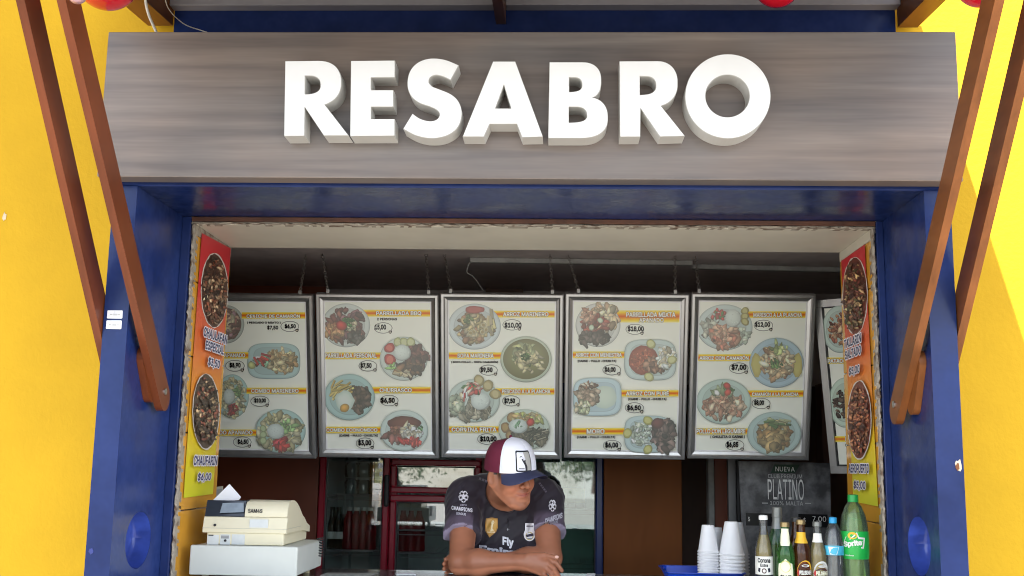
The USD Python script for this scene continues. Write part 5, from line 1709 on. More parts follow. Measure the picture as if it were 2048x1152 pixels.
for k in range(5):
    on_cap(sg.box(PX - 0.017 + k * 0.0034, pz - 0.0195, PX - 0.0148 + k * 0.0034, pz - 0.0165), (50, 50, 56), 0.003)
pmsh = trimesh.Trimesh(np.vstack(PV), np.vstack(PF), process=False)
mpart(cap, 'patch', pmsh, 'print_matt', col=np.vstack(PC))
bt = trimesh.creation.icosphere(2, 0.006)
bt.apply_translation(HC + HR @ (CT @ crown(np.array(0.), np.array(1.0))))
mpart(cap, 'top_button', bt, 'cap_maroon', smooth=True)
# ------------------------------------------------------------------ counter
pm('counter_top', (0.055, 0.05, 0.05), rough=0.12, var=0.25, scale=60., spec=0.5)
single('serving_counter', box(XL + 0.004, XR - 0.004, 3.36, 4.0, ZC - 0.035, ZC, 0.004), 'counter_top', 'dark polished counter top running along the bottom of the opening', 'counter')
single('counter_base', box(XL + 0.02, XR - 0.02, YW + 0.18, 3.86, 0.021, ZC - 0.036), 'room_brown', 'brown counter cabinet under the polished top', 'cabinet')

# ------------------------------------------------------------------ cash register on its drawer
pm('drawer_grey', lin(205, 208, 200), rough=0.45, var=0.03, scale=8.)
pm('register_cream', lin(222, 214, 184), rough=0.42, var=0.035, scale=6.)
pm('register_grey', lin(190, 188, 170), rough=0.45, var=0.03)
pm('smoke_window', (0.02, 0.024, 0.03), rough=0.12)
pm('sticker', lin(206, 210, 208), rough=0.5, var=0.05, scale=30.)
pm('sticker_grey', lin(150, 152, 152), rough=0.5, var=0.12, scale=60.)
pm('ink', lin(34, 34, 38), rough=0.6)
pm('rubber', lin(190, 182, 150), rough=0.7)
pm('paper', lin(236, 236, 240), rough=0.7, var=0.02)
pm('paper_grey', lin(150, 150, 146), rough=0.6, var=0.15, scale=20.)
YD = 3.50
dl, dr_ = at(378, 1149, YD), at(592, 1149, YD)
dt = at(480, 1093, YD)
DX0, DX1, DZ0, DZ1 = dl[0], dr_[0], dl[2], dt[2]
DY1 = YD + 0.375
td = thing('money_box', 'light grey metal cash drawer box under the register', 'cash drawer', ((DX0 + DX1) / 2, YD, ZC))
part(td, 'case', rbox(DX0, DX1, YD + 0.006, DY1, DZ0, DZ1, 0.006), 'drawer_grey', smooth=40)
part(td, 'front', rbox(DX0 - 0.002, DX1 + 0.002, YD, YD + 0.014, DZ0 - 0.001, DZ1 + 0.002, 0.005), 'drawer_grey', smooth=40)
for fx in (DX0 + 0.04, DX1 - 0.04):
    for fy_ in (YD + 0.04, DY1 - 0.05):
        c = trimesh.creation.cylinder(0.011, DZ0 - ZC + 0.004, sections=14)
        c.apply_translation([fx, fy_, (ZC + DZ0 + 0.004) / 2])
        part(td, 'foot', c, 'rubber', smooth=40)
# a coil of lead at the right rear corner
tt = np.linspace(0, 14 * math.pi, 150)
co = at(640, 1092, DY1 - 0.04)
part(td, 'coiled_cord', tube(np.c_[co[0] + 0.011 * np.cos(tt), co[1] + 0.011 * np.sin(tt), co[2] + 0.028 - 0.062 * tt / tt[-1]], 0.0022, 5), 'black_plastic')

YR = YD + 0.045
a0, a1 = at(412, 1091, YR), at(567, 1091, YR)
z_ = lambda row: float(at(480, row, YR)[2])
RX0, RX1 = a0[0], a1[0]
tr = thing('cash_register', 'cream electronic cash register seen from behind, standing on its drawer', 'cash register', ((RX0 + RX1) / 2, YR, DZ1))
DEP = 0.335
part(tr, 'base', rbox(RX0, RX1, YR, YR + DEP - 0.01, DZ1 + 0.001, z_(1064), 0.006), 'register_cream', smooth=40)


def side_prof(pts, x0, x1, bev=0.004):
    """Extrudes a side profile (depth, height) across the machine."""
    fr = (np.array([x0, 0, 0]), np.array([0, 1., 0]), np.array([0, 0, 1.]), np.array([1., 0, 0]))
    return prism(sg.Polygon(pts).buffer(-bev).buffer(bev), fr, 0, x1 - x0)


zb, zm, zt = z_(1066), z_(1034), z_(1001)
xl0 = float(at(407, 1050, YR)[0]); xr0 = float(at(574, 1050, YR)[0])
part(tr, 'lower_shell', side_prof([(YR - 0.006, zb), (YR - 0.006, zb + 0.014), (YR + 0.004, zm), (YR + 0.16, zm), (YR + 0.25, zb + 0.03), (YR + DEP, zb + 0.008), (YR + DEP, zb - 0.012), (YR + 0.22, zb)], xl0, xr0), 'register_cream', smooth=30)
part(tr, 'shell_seam', box(xl0 - 0.0006, xr0 + 0.0006, YR - 0.0068, YR + 0.2, zb + 0.0138, zb + 0.0152), 'register_grey')
xm = float(at(490, 1010, YR)[0]); xl1 = float(at(414, 1010, YR)[0])
hood = smooth_path([(YR + 0.004, zm + 0.001), (YR + 0.006, zm + 0.02), (YR + 0.018, zt - 0.012), (YR + 0.04, zt), (YR + 0.10, zt - 0.001), (YR + 0.16, zt - 0.02), (YR + 0.22, zm - 0.0), (YR + 0.25, zb + 0.04), (YR + 0.30, zb + 0.015)], 4)
hood = [tuple(q) for q in hood] + [(YR + 0.28, zb + 0.012), (YR + 0.15, zm - 0.01)]
part(tr, 'hood', side_prof(hood, xm, xr0 - 0.001, 0.002), 'register_cream', smooth=30)
part(tr, 'display_window', side_prof([(YR + 0.003, zm + 0.001), (YR + 0.02, zt - 0.001), (YR + 0.10, zt - 0.002), (YR + 0.12, zm + 0.001)], xl1 - 0.006, xm - 0.002, 0.001), 'smoke_window', smooth=30)
wp = [at(440, 1026, YR + 0.004), at(488, 1024, YR + 0.004), at(488, 1005, YR + 0.015), at(446, 1006, YR + 0.015)]
pm('window_film', lin(128, 140, 150), rough=0.25, var=0.12, scale=40.)
wpo = np.array(wp) + np.array([0, -0.0035, 0.0])
part(tr, 'display_film', trimesh.Trimesh(np.vstack([wpo, wpo + [0, 0.001, 0]]), [[0, 1, 2], [0, 2, 3], [4, 6, 5], [4, 7, 6]], process=False), 'window_film')
part(tr, 'paper_roll_slot', side_prof([(YR + 0.03, zt - 0.03), (YR + 0.028, zt + 0.001), (YR + 0.045, zt + 0.001)], xm - 0.0018, xm + 0.004, 0.0005), 'black_plastic')
c = trimesh.creation.cylinder(0.0042, 0.008, sections=16)
c.apply_transform(trimesh.transformations.rotation_matrix(math.pi / 2, [1, 0, 0]))
c.apply_translation(at(430, 1050, YR - 0.004))
part(tr, 'screw_hole', c, 'ink', smooth=40)


def flat_label(parent, name, px0, px1, py0, py1, y, look, th=0.0012):
    p, q = at(px0, py1, y), at(px1, py0, y)
    return part(parent, name, box(p[0], q[0], y - th, y, p[2], q[2]), look)


FW = (np.zeros(3), np.array([1., 0, 0]), np.array([0, 0, 1.]), np.array([0, -1., 0]))


def flat_text(parent, name, s, px0, px1, py0, py1, y, look, wgt=0.02, bold=True, skew=0.0):
    p, q = at(px0, py1, y), at(px1, py0, y)
    g = fit(text_poly(s, wgt, bold), p[0], q[0], p[2], q[2])
    if skew:
        g = affinity.skew(g, skew, 0)
    return part(parent, name, prism(g, FW, -y, -y + 0.0008), look)


flat_label(tr, 'sticker', 414, 438, 1070, 1089, YR - 0.0004, 'sticker'); flat_label(tr, 'sticker', 440, 461, 1069, 1089, YR - 0.0004, 'sticker'); flat_label(tr, 'sticker', 463, 490, 1069, 1089, YR - 0.0004, 'sticker')
flat_label(tr, 'sticker_print', 442, 458, 1071, 1077, YR - 0.0018, 'sticker_grey', 0.0006); flat_label(tr, 'sticker_print', 469, 487, 1072, 1086, YR - 0.0018, 'sticker', 0.0006)
flat_label(tr, 'sticker_print', 417, 427, 1069.5, 1071.5, YR - 0.0018, 'ink', 0.0006)
c = trimesh.creation.cylinder(0.004, 0.004, sections=14); c.apply_transform(trimesh.transformations.rotation_matrix(math.pi / 2, [1, 0, 0])); c.apply_translation(at(450.5, 1081, YR - 0.003))
part(tr, 'lock', c, 'ink', smooth=40)
flat_label(tr, 'masking_tape', 499, 537, 1039, 1055, YR - 0.003, 'sticker', 0.002)
flat_text(tr, 'maker_lettering', 'SAM4S', 496, 525, 1018, 1025.5, YR + 0.003, 'ink', 0.0)
t = single('receipt_slip', None or trimesh.Trimesh(np.vstack([[at(423, 1003, YR + 0.05), at(478, 1000, YR + 0.05), at(482, 994, YR + 0.058), at(459, 968, YR + 0.07)], np.array([at(423, 1003, YR + 0.05), at(478, 1000, YR + 0.05), at(482, 994, YR + 0.058), at(459, 968, YR + 0.07)]) + [0, 0.0008, 0]]),
    [[0, 1, 2], [0, 2, 3], [4, 6, 5], [4, 7, 6], [0, 4, 5], [0, 5, 1], [1, 5, 6], [1, 6, 2], [2, 6, 7], [2, 7, 3], [3, 7, 4], [3, 4, 0]], process=False), 'paper', 'white paper slip sticking up from the top of the cash register', 'receipt')
# framed notice leaning on the jamb behind the register
yn = 4.20
fn = [at(402, 978, yn), at(446, 972, yn + 0.08), at(452, 1078, yn + 0.08), at(409, 1082, yn)]
tn = thing('framed_notice', 'pale plastic document frame leaning on the left jamb behind the register', 'document frame', tuple(fn[3]))
fn = np.array(fn)
uu = fn[1] - fn[0]; nn_ = np.cross(uu, fn[3] - fn[0]); nn_ /= np.linalg.norm(nn_)
nn_ = -nn_ if nn_[1] > 0 else nn_


def quad_slab(Q, n, d0, d1):
    Q = np.asarray(Q)
    V = np.vstack([Q + n * d0, Q + n * d1])
    m = trimesh.Trimesh(V, [[0, 1, 2], [0, 2, 3], [4, 6, 5], [4, 7, 6], [0, 4, 5], [0, 5, 1], [1, 5, 6], [1, 6, 2], [2, 6, 7], [2, 7, 3], [3, 7, 4], [3, 4, 0]], process=False)
    m.fix_normals()
    return m


part(tn, 'frame', quad_slab(fn, nn_, -0.006, 0), 'register_grey')
lerp = lambda a, b: fn[0] + (fn[1] - fn[0]) * a + (fn[3] - fn[0]) * b
part(tn, 'sheet', quad_slab([lerp(0.26, 0.05), lerp(0.97, 0.05), lerp(0.97, 0.96), lerp(0.26, 0.96)], nn_, 0.0005, 0.0012), 'paper_grey')
part(tn, 'dark_strip', quad_slab([lerp(0.10, 0.08), lerp(0.19, 0.08), lerp(0.19, 0.70), lerp(0.10, 0.70)], nn_, 0.0005, 0.0012), 'ink')
# sheets lying on the counter
def sheet(q, look, label, lift):
    P = np.array([atz(x, y, ZC + lift) for x, y in q])
    m = trimesh.Trimesh(np.vstack([P, P + [0, 0, 0.0012]]), [[0, 2, 1], [0, 3, 2], [4, 5, 6], [4, 6, 7], [0, 1, 5], [0, 5, 4], [1, 2, 6], [1, 6, 5], [2, 3, 7], [2, 7, 6], [3, 0, 4], [3, 4, 7]], process=False)
    m.fix_normals()
    single('paper_sheet', m, look, label, 'paper')
sheet([(640, 1151), (742, 1151), (757, 1146.5), (655, 1146)], 'paper_grey', 'clear plastic covered grey sheet lying beside the cash drawer', 0.0005)
sheet([(793, 1150), (832, 1150), (826, 1146.5), (792, 1146.5)], 'paper', 'small white paper lying between the grey sheet and the man', 0.0005)
sheet([(1172, 1151), (1190, 1151), (1191, 1147), (1174, 1147)], 'paper', 'small white card lying right of the man near the blue tray', 0.0005)

# ------------------------------------------------------------------ fridges and panels along the back
pm('fridge_red', lin(158, 24, 46), rough=0.35, var=0.08)
pm('fridge_dark', (0.02, 0.022, 0.024), rough=0.5)
pm('fridge_inside', lin(186, 196, 194), rough=0.5, var=0.05)
pm('fridge_blue', lin(34, 52, 110), rough=0.35, var=0.08)
pm('gasket', (0.03, 0.03, 0.03), rough=0.6)
pm('wire_shelf', (0.4, 0.4, 0.4), rough=0.4, metal=0.6)
pm('door_wood', lin(142, 82, 36), rough=0.55, spec=0.2, var=0.15, scale=4., stretch=(1, 1, 0.2))
pm('panel_brown', lin(132, 70, 48), rough=0.4, var=0.12, scale=3., stretch=(1, 1, 0.2))
clearm('fridge_glass', (0.90, 0.94, 0.93), ior=1.6, rough=0.015, boost=3.2)
clearm('fridge_glass_green', (0.70, 0.82, 0.77), ior=1.6, rough=0.02, boost=3.0)
YF = 5.50


def X_(px, y=YF):
    return float(at(px, 1050, y)[0])


def Z_(py, px=700, y=YF):
    return float(at(px, py, y)[2])


def shelf_rows(t, x0, x1, zs, y0, y1):
    for z in zs:
        ms = [tube([(x0, y0 + 0.01, z), (x1, y0 + 0.01, z)], 0.005, 6), tube([(x0, y0 + 0.01, z - 0.022), (x1, y0 + 0.01, z - 0.022)], 0.003, 6)]
        for k in range(12):
            x = x0 + (x1 - x0) * (k + 0.5) / 12
            ms.append(tube([(x, y0, z), (x, y1, z)], 0.002, 4))
        part(t, 'shelf', cat_(*ms), 'wire_shelf')


def fridge(name, label, x0, x1, ztop, look, doors, glass, shelves, group=None):
    t = thing(name, label, 'fridge', ((x0 + x1) / 2, YF, 0.02), group)
    y1 = YF + 0.56
    w = 0.03
    part(t, 'case', cat_(box(x0, x0 + w, YF + 0.05, y1, 0.03, ztop), box(x1 - w, x1, YF + 0.05, y1, 0.03, ztop), box(x0 + w, x1 - w, YF + 0.05, y1, ztop - w, ztop),
                         box(x0 + w, x1 - w, y1 - w, y1, 0.03, ztop - w), box(x0 + w, x1 - w, YF + 0.05, y1 - w, 0.03, 0.16)), look)
    part(t, 'liner', cat_(box(x0 + w + 0.001, x1 - w - 0.001, y1 - w - 0.012, y1 - w - 0.002, 0.17, ztop - w - 0.002), box(x0 + w + 0.001, x0 + w + 0.006, YF + 0.06, y1 - w - 0.013, 0.17, ztop - w - 0.002), box(x1 - w - 0.006, x1 - w - 0.001, YF + 0.06, y1 - w - 0.013, 0.17, ztop - w - 0.002)), 'fridge_inside')
    for d in doors:
        a, b, z0, z1, fw, hd = d
        rails = [box(a, b, YF, YF + 0.045, z1 - fw, z1, 0.006), box(a, b, YF, YF + 0.045, z0, z0 + fw, 0.006), box(a, a + fw, YF, YF + 0.045, z0 + fw, z1 - fw, 0.006), box(b - fw, b, YF, YF + 0.045, z0 + fw, z1 - fw, 0.006)]
        D_ = part(t, 'door', cat_(*rails), look)
        g = box(a + fw - 0.004, b - fw + 0.004, YF + 0.016, YF + 0.022, z0 + fw - 0.004, z1 - fw + 0.004)
        # the pane leans back a hair, as these doors do
        vv = g.vertices
        vv[:, 1] += (vv[:, 2] - z0) * 0.004
        part(D_, 'pane', trimesh.Trimesh(vv, g.faces, process=False), glass)
        part(D_, 'gasket', cat_(box(a + fw - 0.001, b - fw + 0.001, YF + 0.012, YF + 0.044, z1 - fw - 0.008, z1 - fw - 0.001), box(a + fw - 0.001, a + fw + 0.006, YF + 0.012, YF + 0.044, z0 + fw, z1 - fw - 0.009), box(b - fw - 0.006, b - fw + 0.001, YF + 0.012, YF + 0.044, z0 + fw, z1 - fw - 0.009)), 'gasket')
        if hd is not None:
            part(D_, 'handle', rbox(hd - 0.012, hd + 0.012, YF - 0.03, YF - 0.002, Z_(1012), Z_(948), 0.008), 'fridge_dark', smooth=40)
    shelf_rows(t, x0 + w + 0.004, x1 - w - 0.004, shelves, YF + 0.07, y1 - 0.06)
    return t


ZFT = EYE + 0.42
xa, xb, xc_, xd, xe = X_(636), X_(776), X_(778), X_(778), X_(956)
fridge('drinks_fridge', 'red framed glass door drinks fridge just right of the cash register', X_(632), X_(776), ZFT, 'fridge_red', [(X_(634), X_(776), 0.22, ZFT - 0.01, 0.032, X_(772))], 'fridge_glass', [Z_(992), Z_(1104), Z_(1200), Z_(1300)], 'drinks fridges along the back wall')
fridge('drinks_fridge', 'red framed drinks fridge with small upper pane behind the man', X_(777.5), X_(960), ZFT, 'fridge_red', [(X_(778), X_(959), Z_(984), Z_(917), 0.030, None), (X_(778), X_(959), 0.22, Z_(988), 0.032, None)], 'fridge_glass', [Z_(1060), Z_(1106), Z_(1200), Z_(1300)], 'drinks fridges along the back wall')
fridge('drinks_fridge', 'blue framed glass door drinks fridge right of the man', X_(1040), X_(1207), ZFT, 'fridge_blue', [(X_(1041), X_(1206), 0.22, ZFT - 0.01, 0.036, None)], 'fridge_glass_green', [Z_(1020, 1100), Z_(1130, 1100), Z_(1240, 1100)], 'drinks fridges along the back wall')
# brown panels between and beside the fridges
single('wall_panel', box(-2.19, X_(631), YF + 0.02, YF + 0.06, 0.021, ZCEIL - 0.002), 'panel_brown', 'dark brown back wall panel behind the cash register', 'wall panel')
single('wall_panel', box(X_(961), X_(1039), YF + 0.03, YF + 0.07, 0.021, ZCEIL - 0.002), 'room_brown', 'dark wall strip between the red and the blue fridge', 'wall panel')
tdoor = thing('wooden_door', 'plain orange brown wooden door right of the blue fridge', 'door', (X_(1285), YF, 0.021))
part(tdoor, 'leaf', box(X_(1208), X_(1365), YF + 0.02, YF + 0.06, 0.03, ZFT, 0.002), 'door_wood')
single('wall_panel', box(-2.19, 1.99, YF + 0.1, YF + 0.12, ZFT + 0.003, ZCEIL - 0.002), 'ceiling_brown', 'dim upper wall above the fridges', 'wall panel')
tp = thing('door_post', 'pale scuffed door post beside the dark doorway', 'door post', (X_(1421), YF, 0.021))
part(tp, 'post', box(X_(1415), X_(1427), YF - 0.05, YF + 0.03, 0.022, ZFT, 0.003), 'paper_grey')
part(tp, 'jamb', box(X_(1428), X_(1458), YF - 0.02, YF + 0.03, 0.022, ZFT, 0.003), 'panel_brown')
YK = 5.05
tk = thing('steel_rack', 'grey aluminium upright rack beside the dark beer poster', 'rack', (X_(1470, YK), YK, 0.021))
part(tk, 'upright', box(X_(1457, YK), X_(1474, YK), YK, YK + 0.03, 0.022, EYE + 0.12, 0.003), 'aluminium_dark')
part(tk, 'upright', box(X_(1475.5, YK), X_(1481, YK), YK + 0.005, YK + 0.035, 0.022, EYE + 0.12, 0.002), 'gasket')
part(tk, 'cross_rail', box(X_(1481, YK), X_(1690, YK), YK + 0.01, YK + 0.03, EYE - 0.004, EYE + 0.02, 0.003), 'gasket')
single('wall_panel', box(X_(1640), 1.99, YF - 0.1, YF + 0.02, 0.021, ZFT + 0.002), 'room_brown', 'dark brown wall at the right behind the poster', 'wall panel')

# the beer poster
pm('poster_slate', lin(84, 84, 86), rough=0.35, var=0.4, scale=11., detail=12., second=lin(138, 138, 140), lo=0.42, hi=0.74)
YP = 4.90
tpst = thing('beer_poster', 'dark slate beer poster reading NUEVA PLATINO behind the bottles', 'poster', (X_(1570, YP), YP, ZC))
p0, p1 = at(1481, 1153, YP), at(1660, 926, YP)
p2 = at(1488, 1153, YP)
part(tpst, 'sheet', prism(sg.Polygon([(p2[0], ZC - 0.10), (at(1664, 1152, YP)[0], ZC - 0.10), (p1[0], p1[2]), (p0[0], at(1481, 922, YP)[2])]), FW, -YP - 0.006, -YP), 'poster_slate')
pm('print_white', lin(226, 226, 222), rough=0.5, var=0.02)
pm('print_grey', lin(190, 190, 188), rough=0.5, var=0.06)
pm('print_green', lin(26, 56, 40), rough=0.5)
pm('tag_black', (0.008, 0.008, 0.009), rough=0.25)
g = [at(*q, YP) for q in ((1541, 946), (1590, 946), (1600, 929), (1549, 929))]
part(tpst, 'green_tab', prism(sg.Polygon([(q[0], q[2]) for q in g]), FW, -YP + 0.0002, -YP + 0.0012), 'print_green')
flat_text(tpst, 'lettering', 'NUEVA', 1551, 1589, 934, 942.5, YP - 0.0014, 'print_white', 0.0, False)
flat_text(tpst, 'lettering', 'CLUB PREMIUM', 1536, 1604, 949, 956, YP - 0.0004, 'print_grey', 0.0, False)
flat_text(tpst, 'lettering', 'PLATINO', 1536, 1607, 959, 999, YP - 0.0004, 'print_white', 0.0, False)
flat_text(tpst, 'lettering', '100% MALTA', 1540, 1606, 1003, 1010, YP - 0.0004, 'print_grey', 0.0, False)
flat_label(tpst, 'rule', 1524, 1536, 1005.5, 1007, YP - 0.0003, 'print_grey', 0.0006); flat_label(tpst, 'rule', 1610, 1622, 1006, 1007.5, YP - 0.0003, 'print_grey', 0.0006)
flat_label(tpst, 'price_slot', 1492, 1548, 1027, 1051, YP - 0.0003, 'tag_black', 0.0012); flat_label(tpst, 'price_slot', 1597, 1655, 1029, 1054, YP - 0.0003, 'tag_black', 0.0012)
flat_text(tpst, 'lettering', '$', 1496, 1500, 1033, 1043, YP - 0.002, 'print_white', 0.0, False)
flat_text(tpst, 'lettering', '$', 1607, 1611, 1035, 1045, YP - 0.002, 'print_white', 0.0, False)
flat_text(tpst, 'lettering', '7.00', 1625, 1652, 1033, 1043, YP - 0.002, 'print_white', 0.0, False)

# things on the fridge shelves
pm('can_red', lin(120, 16, 22), rough=0.35, var=0.2, scale=30.)
pm('can_grey', lin(150, 158, 156), rough=0.3, var=0.15, scale=30.)
pm('bottle_dark', (0.016, 0.02, 0.014), rough=0.12)
pm('label_gold', lin(176, 150, 70), rough=0.4)
pm('label_white', lin(222, 222, 214), rough=0.5)
clearm('clear_plastic', (0.90, 0.93, 0.93), ior=1.45, rough=0.06, boost=1.2)
PROF_B = [(0, 0), (0.029, 0), (0.0305, 0.004), (0.0305, 0.125), (0.028, 0.142), (0.018, 0.172), (0.0135, 0.20), (0.013, 0.232), (0.0145, 0.236), (0.0145, 0.243), (0, 0.243)]


def dark_bottle(x, y, z, label):
    t = thing('beer_bottle', label, 'bottle', (x, y, z), 'dark bottles in the blue fridge')
    part(t, 'glass', lathe(PROF_B, (x, y, z), 14), 'bottle_dark', smooth=40)
    part(t, 'neck_label', lathe([(0.0155, 0.185), (0.0145, 0.225)], (x, y, z), 14), 'label_gold', smooth=True)
    part(t, 'label', lathe([(0.0312, 0.03), (0.0312, 0.10)], (x, y, z), 14), 'label_gold', smooth=True)


zsh = Z_(1020, 1100) + 0.005
for i, px in enumerate((1108, 1124, 1142, 1158)):
    dark_bottle(X_(px, YF + 0.14), YF + 0.14, zsh, ('leftmost', 'second', 'third', 'rightmost')[i] + ' dark beer bottle with gold labels on the blue fridge shelf')
zsh = Z_(992) + 0.005
for i, px in enumerate((700, 724, 747)):
    for k in range(3):
        x, y = X_(px, YF + 0.16), YF + 0.16
        t = thing('plastic_jar', ('lowest', 'middle', 'uppermost')[k] + ' clear plastic jar of the ' + ('left', 'middle', 'right')[i] + ' stack on the upper fridge shelf', 'jar', (x, y, zsh + k * 0.085), 'clear jars in the left fridge')
        part(t, 'jar', lathe([(0, 0.002), (0.034, 0.002), (0.038, 0.02), (0.038, 0.06), (0.030, 0.074)], (x, y, zsh + k * 0.085), 16), 'clear_plastic', smooth=40)
        part(t, 'lid', lathe([(0.030, 0.073), (0.032, 0.073), (0.032, 0.083), (0, 0.083)], (x, y, zsh + k * 0.085), 16), 'can_grey', smooth=40)
zsh = Z_(1104) + 0.005
for i, px in enumerate((664, 677)):
    x, y = X_(px, YF + 0.13), YF + 0.13
    t = thing('soda_bottle', ('left', 'right')[i] + ' small dark bottle with white label on lower left fridge shelf', 'bottle', (x, y, zsh), 'small bottles in the left fridge')
    part(t, 'glass', lathe([(r * 0.85, h * 0.85) for r, h in PROF_B], (x, y, zsh), 14), 'bottle_dark', smooth=40)
    part(t, 'label', lathe([(0.0268, 0.05), (0.0268, 0.085)], (x, y, zsh), 14), 'label_white', smooth=True)
for i, px in enumerate((698, 712, 726, 740)):
    x, y = X_(px, YF + 0.14), YF + 0.14
    t = thing('soda_bottle', ('leftmost', 'second', 'third', 'rightmost')[i] + ' red soda bottle on lower shelf of the left fridge', 'bottle', (x, y, zsh), 'red soda bottles in the fridges')
    part(t, 'bottle', lathe([(0, 0), (0.032, 0), (0.034, 0.01), (0.031, 0.06), (0.034, 0.1), (0.026, 0.15), (0.013, 0.185), (0.013, 0.20), (0, 0.2)], (x, y, zsh), 16), 'can_red', smooth=40)
    part(t, 'lid', lathe([(0.015, 0.19), (0.015, 0.208), (0, 0.208)], (x, y, zsh), 12), 'label_white', smooth=40)
zsh = Z_(1106) + 0.005
for i, px in enumerate((806, 822, 838)):
    x, y = X_(px, YF + 0.14), YF + 0.14
    t = thing('soda_bottle', ('left', 'middle', 'right')[i] + ' red soda bottle in the fridge behind the man', 'bottle', (x, y, zsh), 'red soda bottles behind the man')
    part(t, 'bottle', lathe([(0, 0), (0.032, 0), (0.034, 0.01), (0.031, 0.06), (0.034, 0.1), (0.026, 0.15), (0.013, 0.185), (0.013, 0.20), (0, 0.2)], (x, y, zsh), 16), 'can_red', smooth=40)

# ------------------------------------------------------------------ cable duct and loose wire under the ceiling
duct = thing('cable_duct', 'thin white cable duct running along the kiosk ceiling', 'cable duct', (0, 4.6, ZCEIL))


def onceil(px, py):
    return atz(px, py, ZCEIL)


def duct_run(a, b):
    p, q = onceil(*a), onceil(*b)
    p[2] = q[2] = ZCEIL - 0.012
    part(duct, 'channel', beam(p, q, 0.03, 0.022, bev=0.003), 'paper_grey')


duct_run((940, 515), (1385, 521)); duct_run((1384, 528), (1690, 535))
w0 = onceil(941, 516) - [0, 0, 0.02]
single('loose_wire', tube(smooth_path([w0, at(937, 530, w0[1]), at(934, 545, w0[1]), at(945, 552, w0[1]), at(956, 566, w0[1]), at(967, 583, w0[1] - 0.02)], 6), 0.0028, 6), 'paper_grey', 'pale wire dangling from the left end of the cable duct', 'wire', smooth=True)

# ------------------------------------------------------------------ tray, cups and bottles at the right end of the counter
pm('tray_blue', lin(20, 60, 170), rough=0.3, var=0.06)
YT = 3.78
tx0, tx1 = at(1333, 1150, YT)[0], at(1482, 1150, YT)[0]
tray = thing('blue_tray', 'shallow bright blue plastic tray under the stacks of cups', 'tray', ((tx0 + tx1) / 2, YT, ZC))
TY0, TY1 = 3.72, 3.985


def tray_shape():
    o = sg.box(tx0 + 0.02, TY0 + 0.02, tx1 - 0.02, TY1 - 0.02).buffer(0.02)
    V, F = [], []
    n = None
    for off, z in ((-0.012, 0.0), (0.0, 0.034), (0.010, 0.036), (0.010, 0.033), (0.003, 0.031), (-0.008, 0.006)):
        c = np.array(o.buffer(off).exterior.simplify(0.0).segmentize(0.5).coords)[:-1]
        ring = sg.LinearRing(c)
        P = np.array([ring.interpolate(t, normalized=True).coords[0] for t in np.arange(64) / 64])
        V.append(np.c_[P, np.full(64, ZC + 0.0005 + z)])
    V = np.vstack(V)
    for i in range(5):
        for k in range(64):
            a, b = i * 64 + k, i * 64 + (k + 1) % 64
            F += [[a, b, b + 64], [a, b + 64, a + 64]]
    base = len(V)
    V = np.vstack([V, [[(tx0 + tx1) / 2, (TY0 + TY1) / 2, ZC + 0.0065]]])
    for k in range(64):
        F.append([5 * 64 + k, 5 * 64 + (k + 1) % 64, base])
    m = trimesh.Trimesh(V, F, process=False)
    return m


part(tray, 'tray', tray_shape(), 'tray_blue', smooth=40)
pm('foam', lin(232, 232, 232), rough=0.6, var=0.02, bump=0.1, bscale=500.)
clearm('cup_plastic', (0.80, 0.82, 0.83), ior=1.5, rough=0.12, boost=1.5)
n = {'d': ('diffuse_bsdf', {'color': (0.72, 0.74, 0.76)}), 't': ('transparent_bsdf', {'color': (0.93, 0.95, 0.96)}), 'm': ('mix_closure', {'fac': 0.45}), 'g': ('glossy_bsdf', {'roughness': 0.12}), 'f': ('fresnel', {'IOR': 1.45}), 'm2': ('mix_closure', {})}
LOOK['cup_milky'] = usdkit.material(stage, '/World/Looks/cup_milky', n, [('d.BSDF', 'm.closure1'), ('t.BSDF', 'm.closure2'), ('m.closure', 'm2.closure1'), ('g.BSDF', 'm2.closure2'), ('f.fac', 'm2.fac')], surface='m2.closure')


def cup_mesh(rt_, rb, h, rim, c):
    """A cup standing on its mouth: rim below, base above."""
    return lathe([(rt_ - 0.002, 0.0), (rt_ + rim, 0.0), (rt_ + rim, 0.004), (rt_ - 0.0005, 0.0055), (rb, h - 0.002), (rb - 0.002, h), (0, h - 0.0)], c, 28)


ORD = ['uppermost', 'second from top', 'third from top', 'fourth from top', 'fifth from top', 'sixth from top', 'seventh from top', 'eighth from top', 'ninth from top', 'tenth from top', 'eleventh from top']


def cup_stack(px, y, rows, rt_, rb, h, look, n, label, group):
    """rows: photograph rows of the top of the stack."""
    base = at(px, 1149, y)
    z0 = ZC + 0.0085
    top = at(px, rows, y)[2]
    step = (top - z0 - h) / (n - 1)
    src = None
    what = label
    for k in range(n):
        label = (ORD[n - 1 - k] + ' ' + what).replace('uppermost', 'uppermost')
        loc = (base[0], y, z0 + k * step)
        if src is None:
            src = thing('cup', label, 'cup', loc, group)
            part(src, 'cup', cup_mesh(rt_, rb, h, 0.0028, loc), look, smooth=40)
        else:
            copy_of(src, 'cup', loc, label, 'cup', group)


cup_stack(1417, 3.80, 1050, 0.0340, 0.0208, 0.090, 'foam', 11, 'white foam cup of the left front stack on the tray', 'foam cups stacked at the left of the tray')
cup_stack(1433, 3.90, 1054, 0.033, 0.0205, 0.090, 'cup_milky', 9, 'translucent cup of the stack behind the foam cups', 'translucent cups behind the foam cups')
cup_stack(1464, 3.79, 1043, 0.0415, 0.0222, 0.110, 'foam', 8, 'large white cup of the stack beside the beer bottles', 'large white cups stacked at the right of the tray')
cup_stack(1474, 3.90, 1044, 0.0415, 0.0222, 0.110, 'cup_milky', 8, 'large translucent cup of the stack behind the large white cups', 'large translucent cups at the right of the tray')


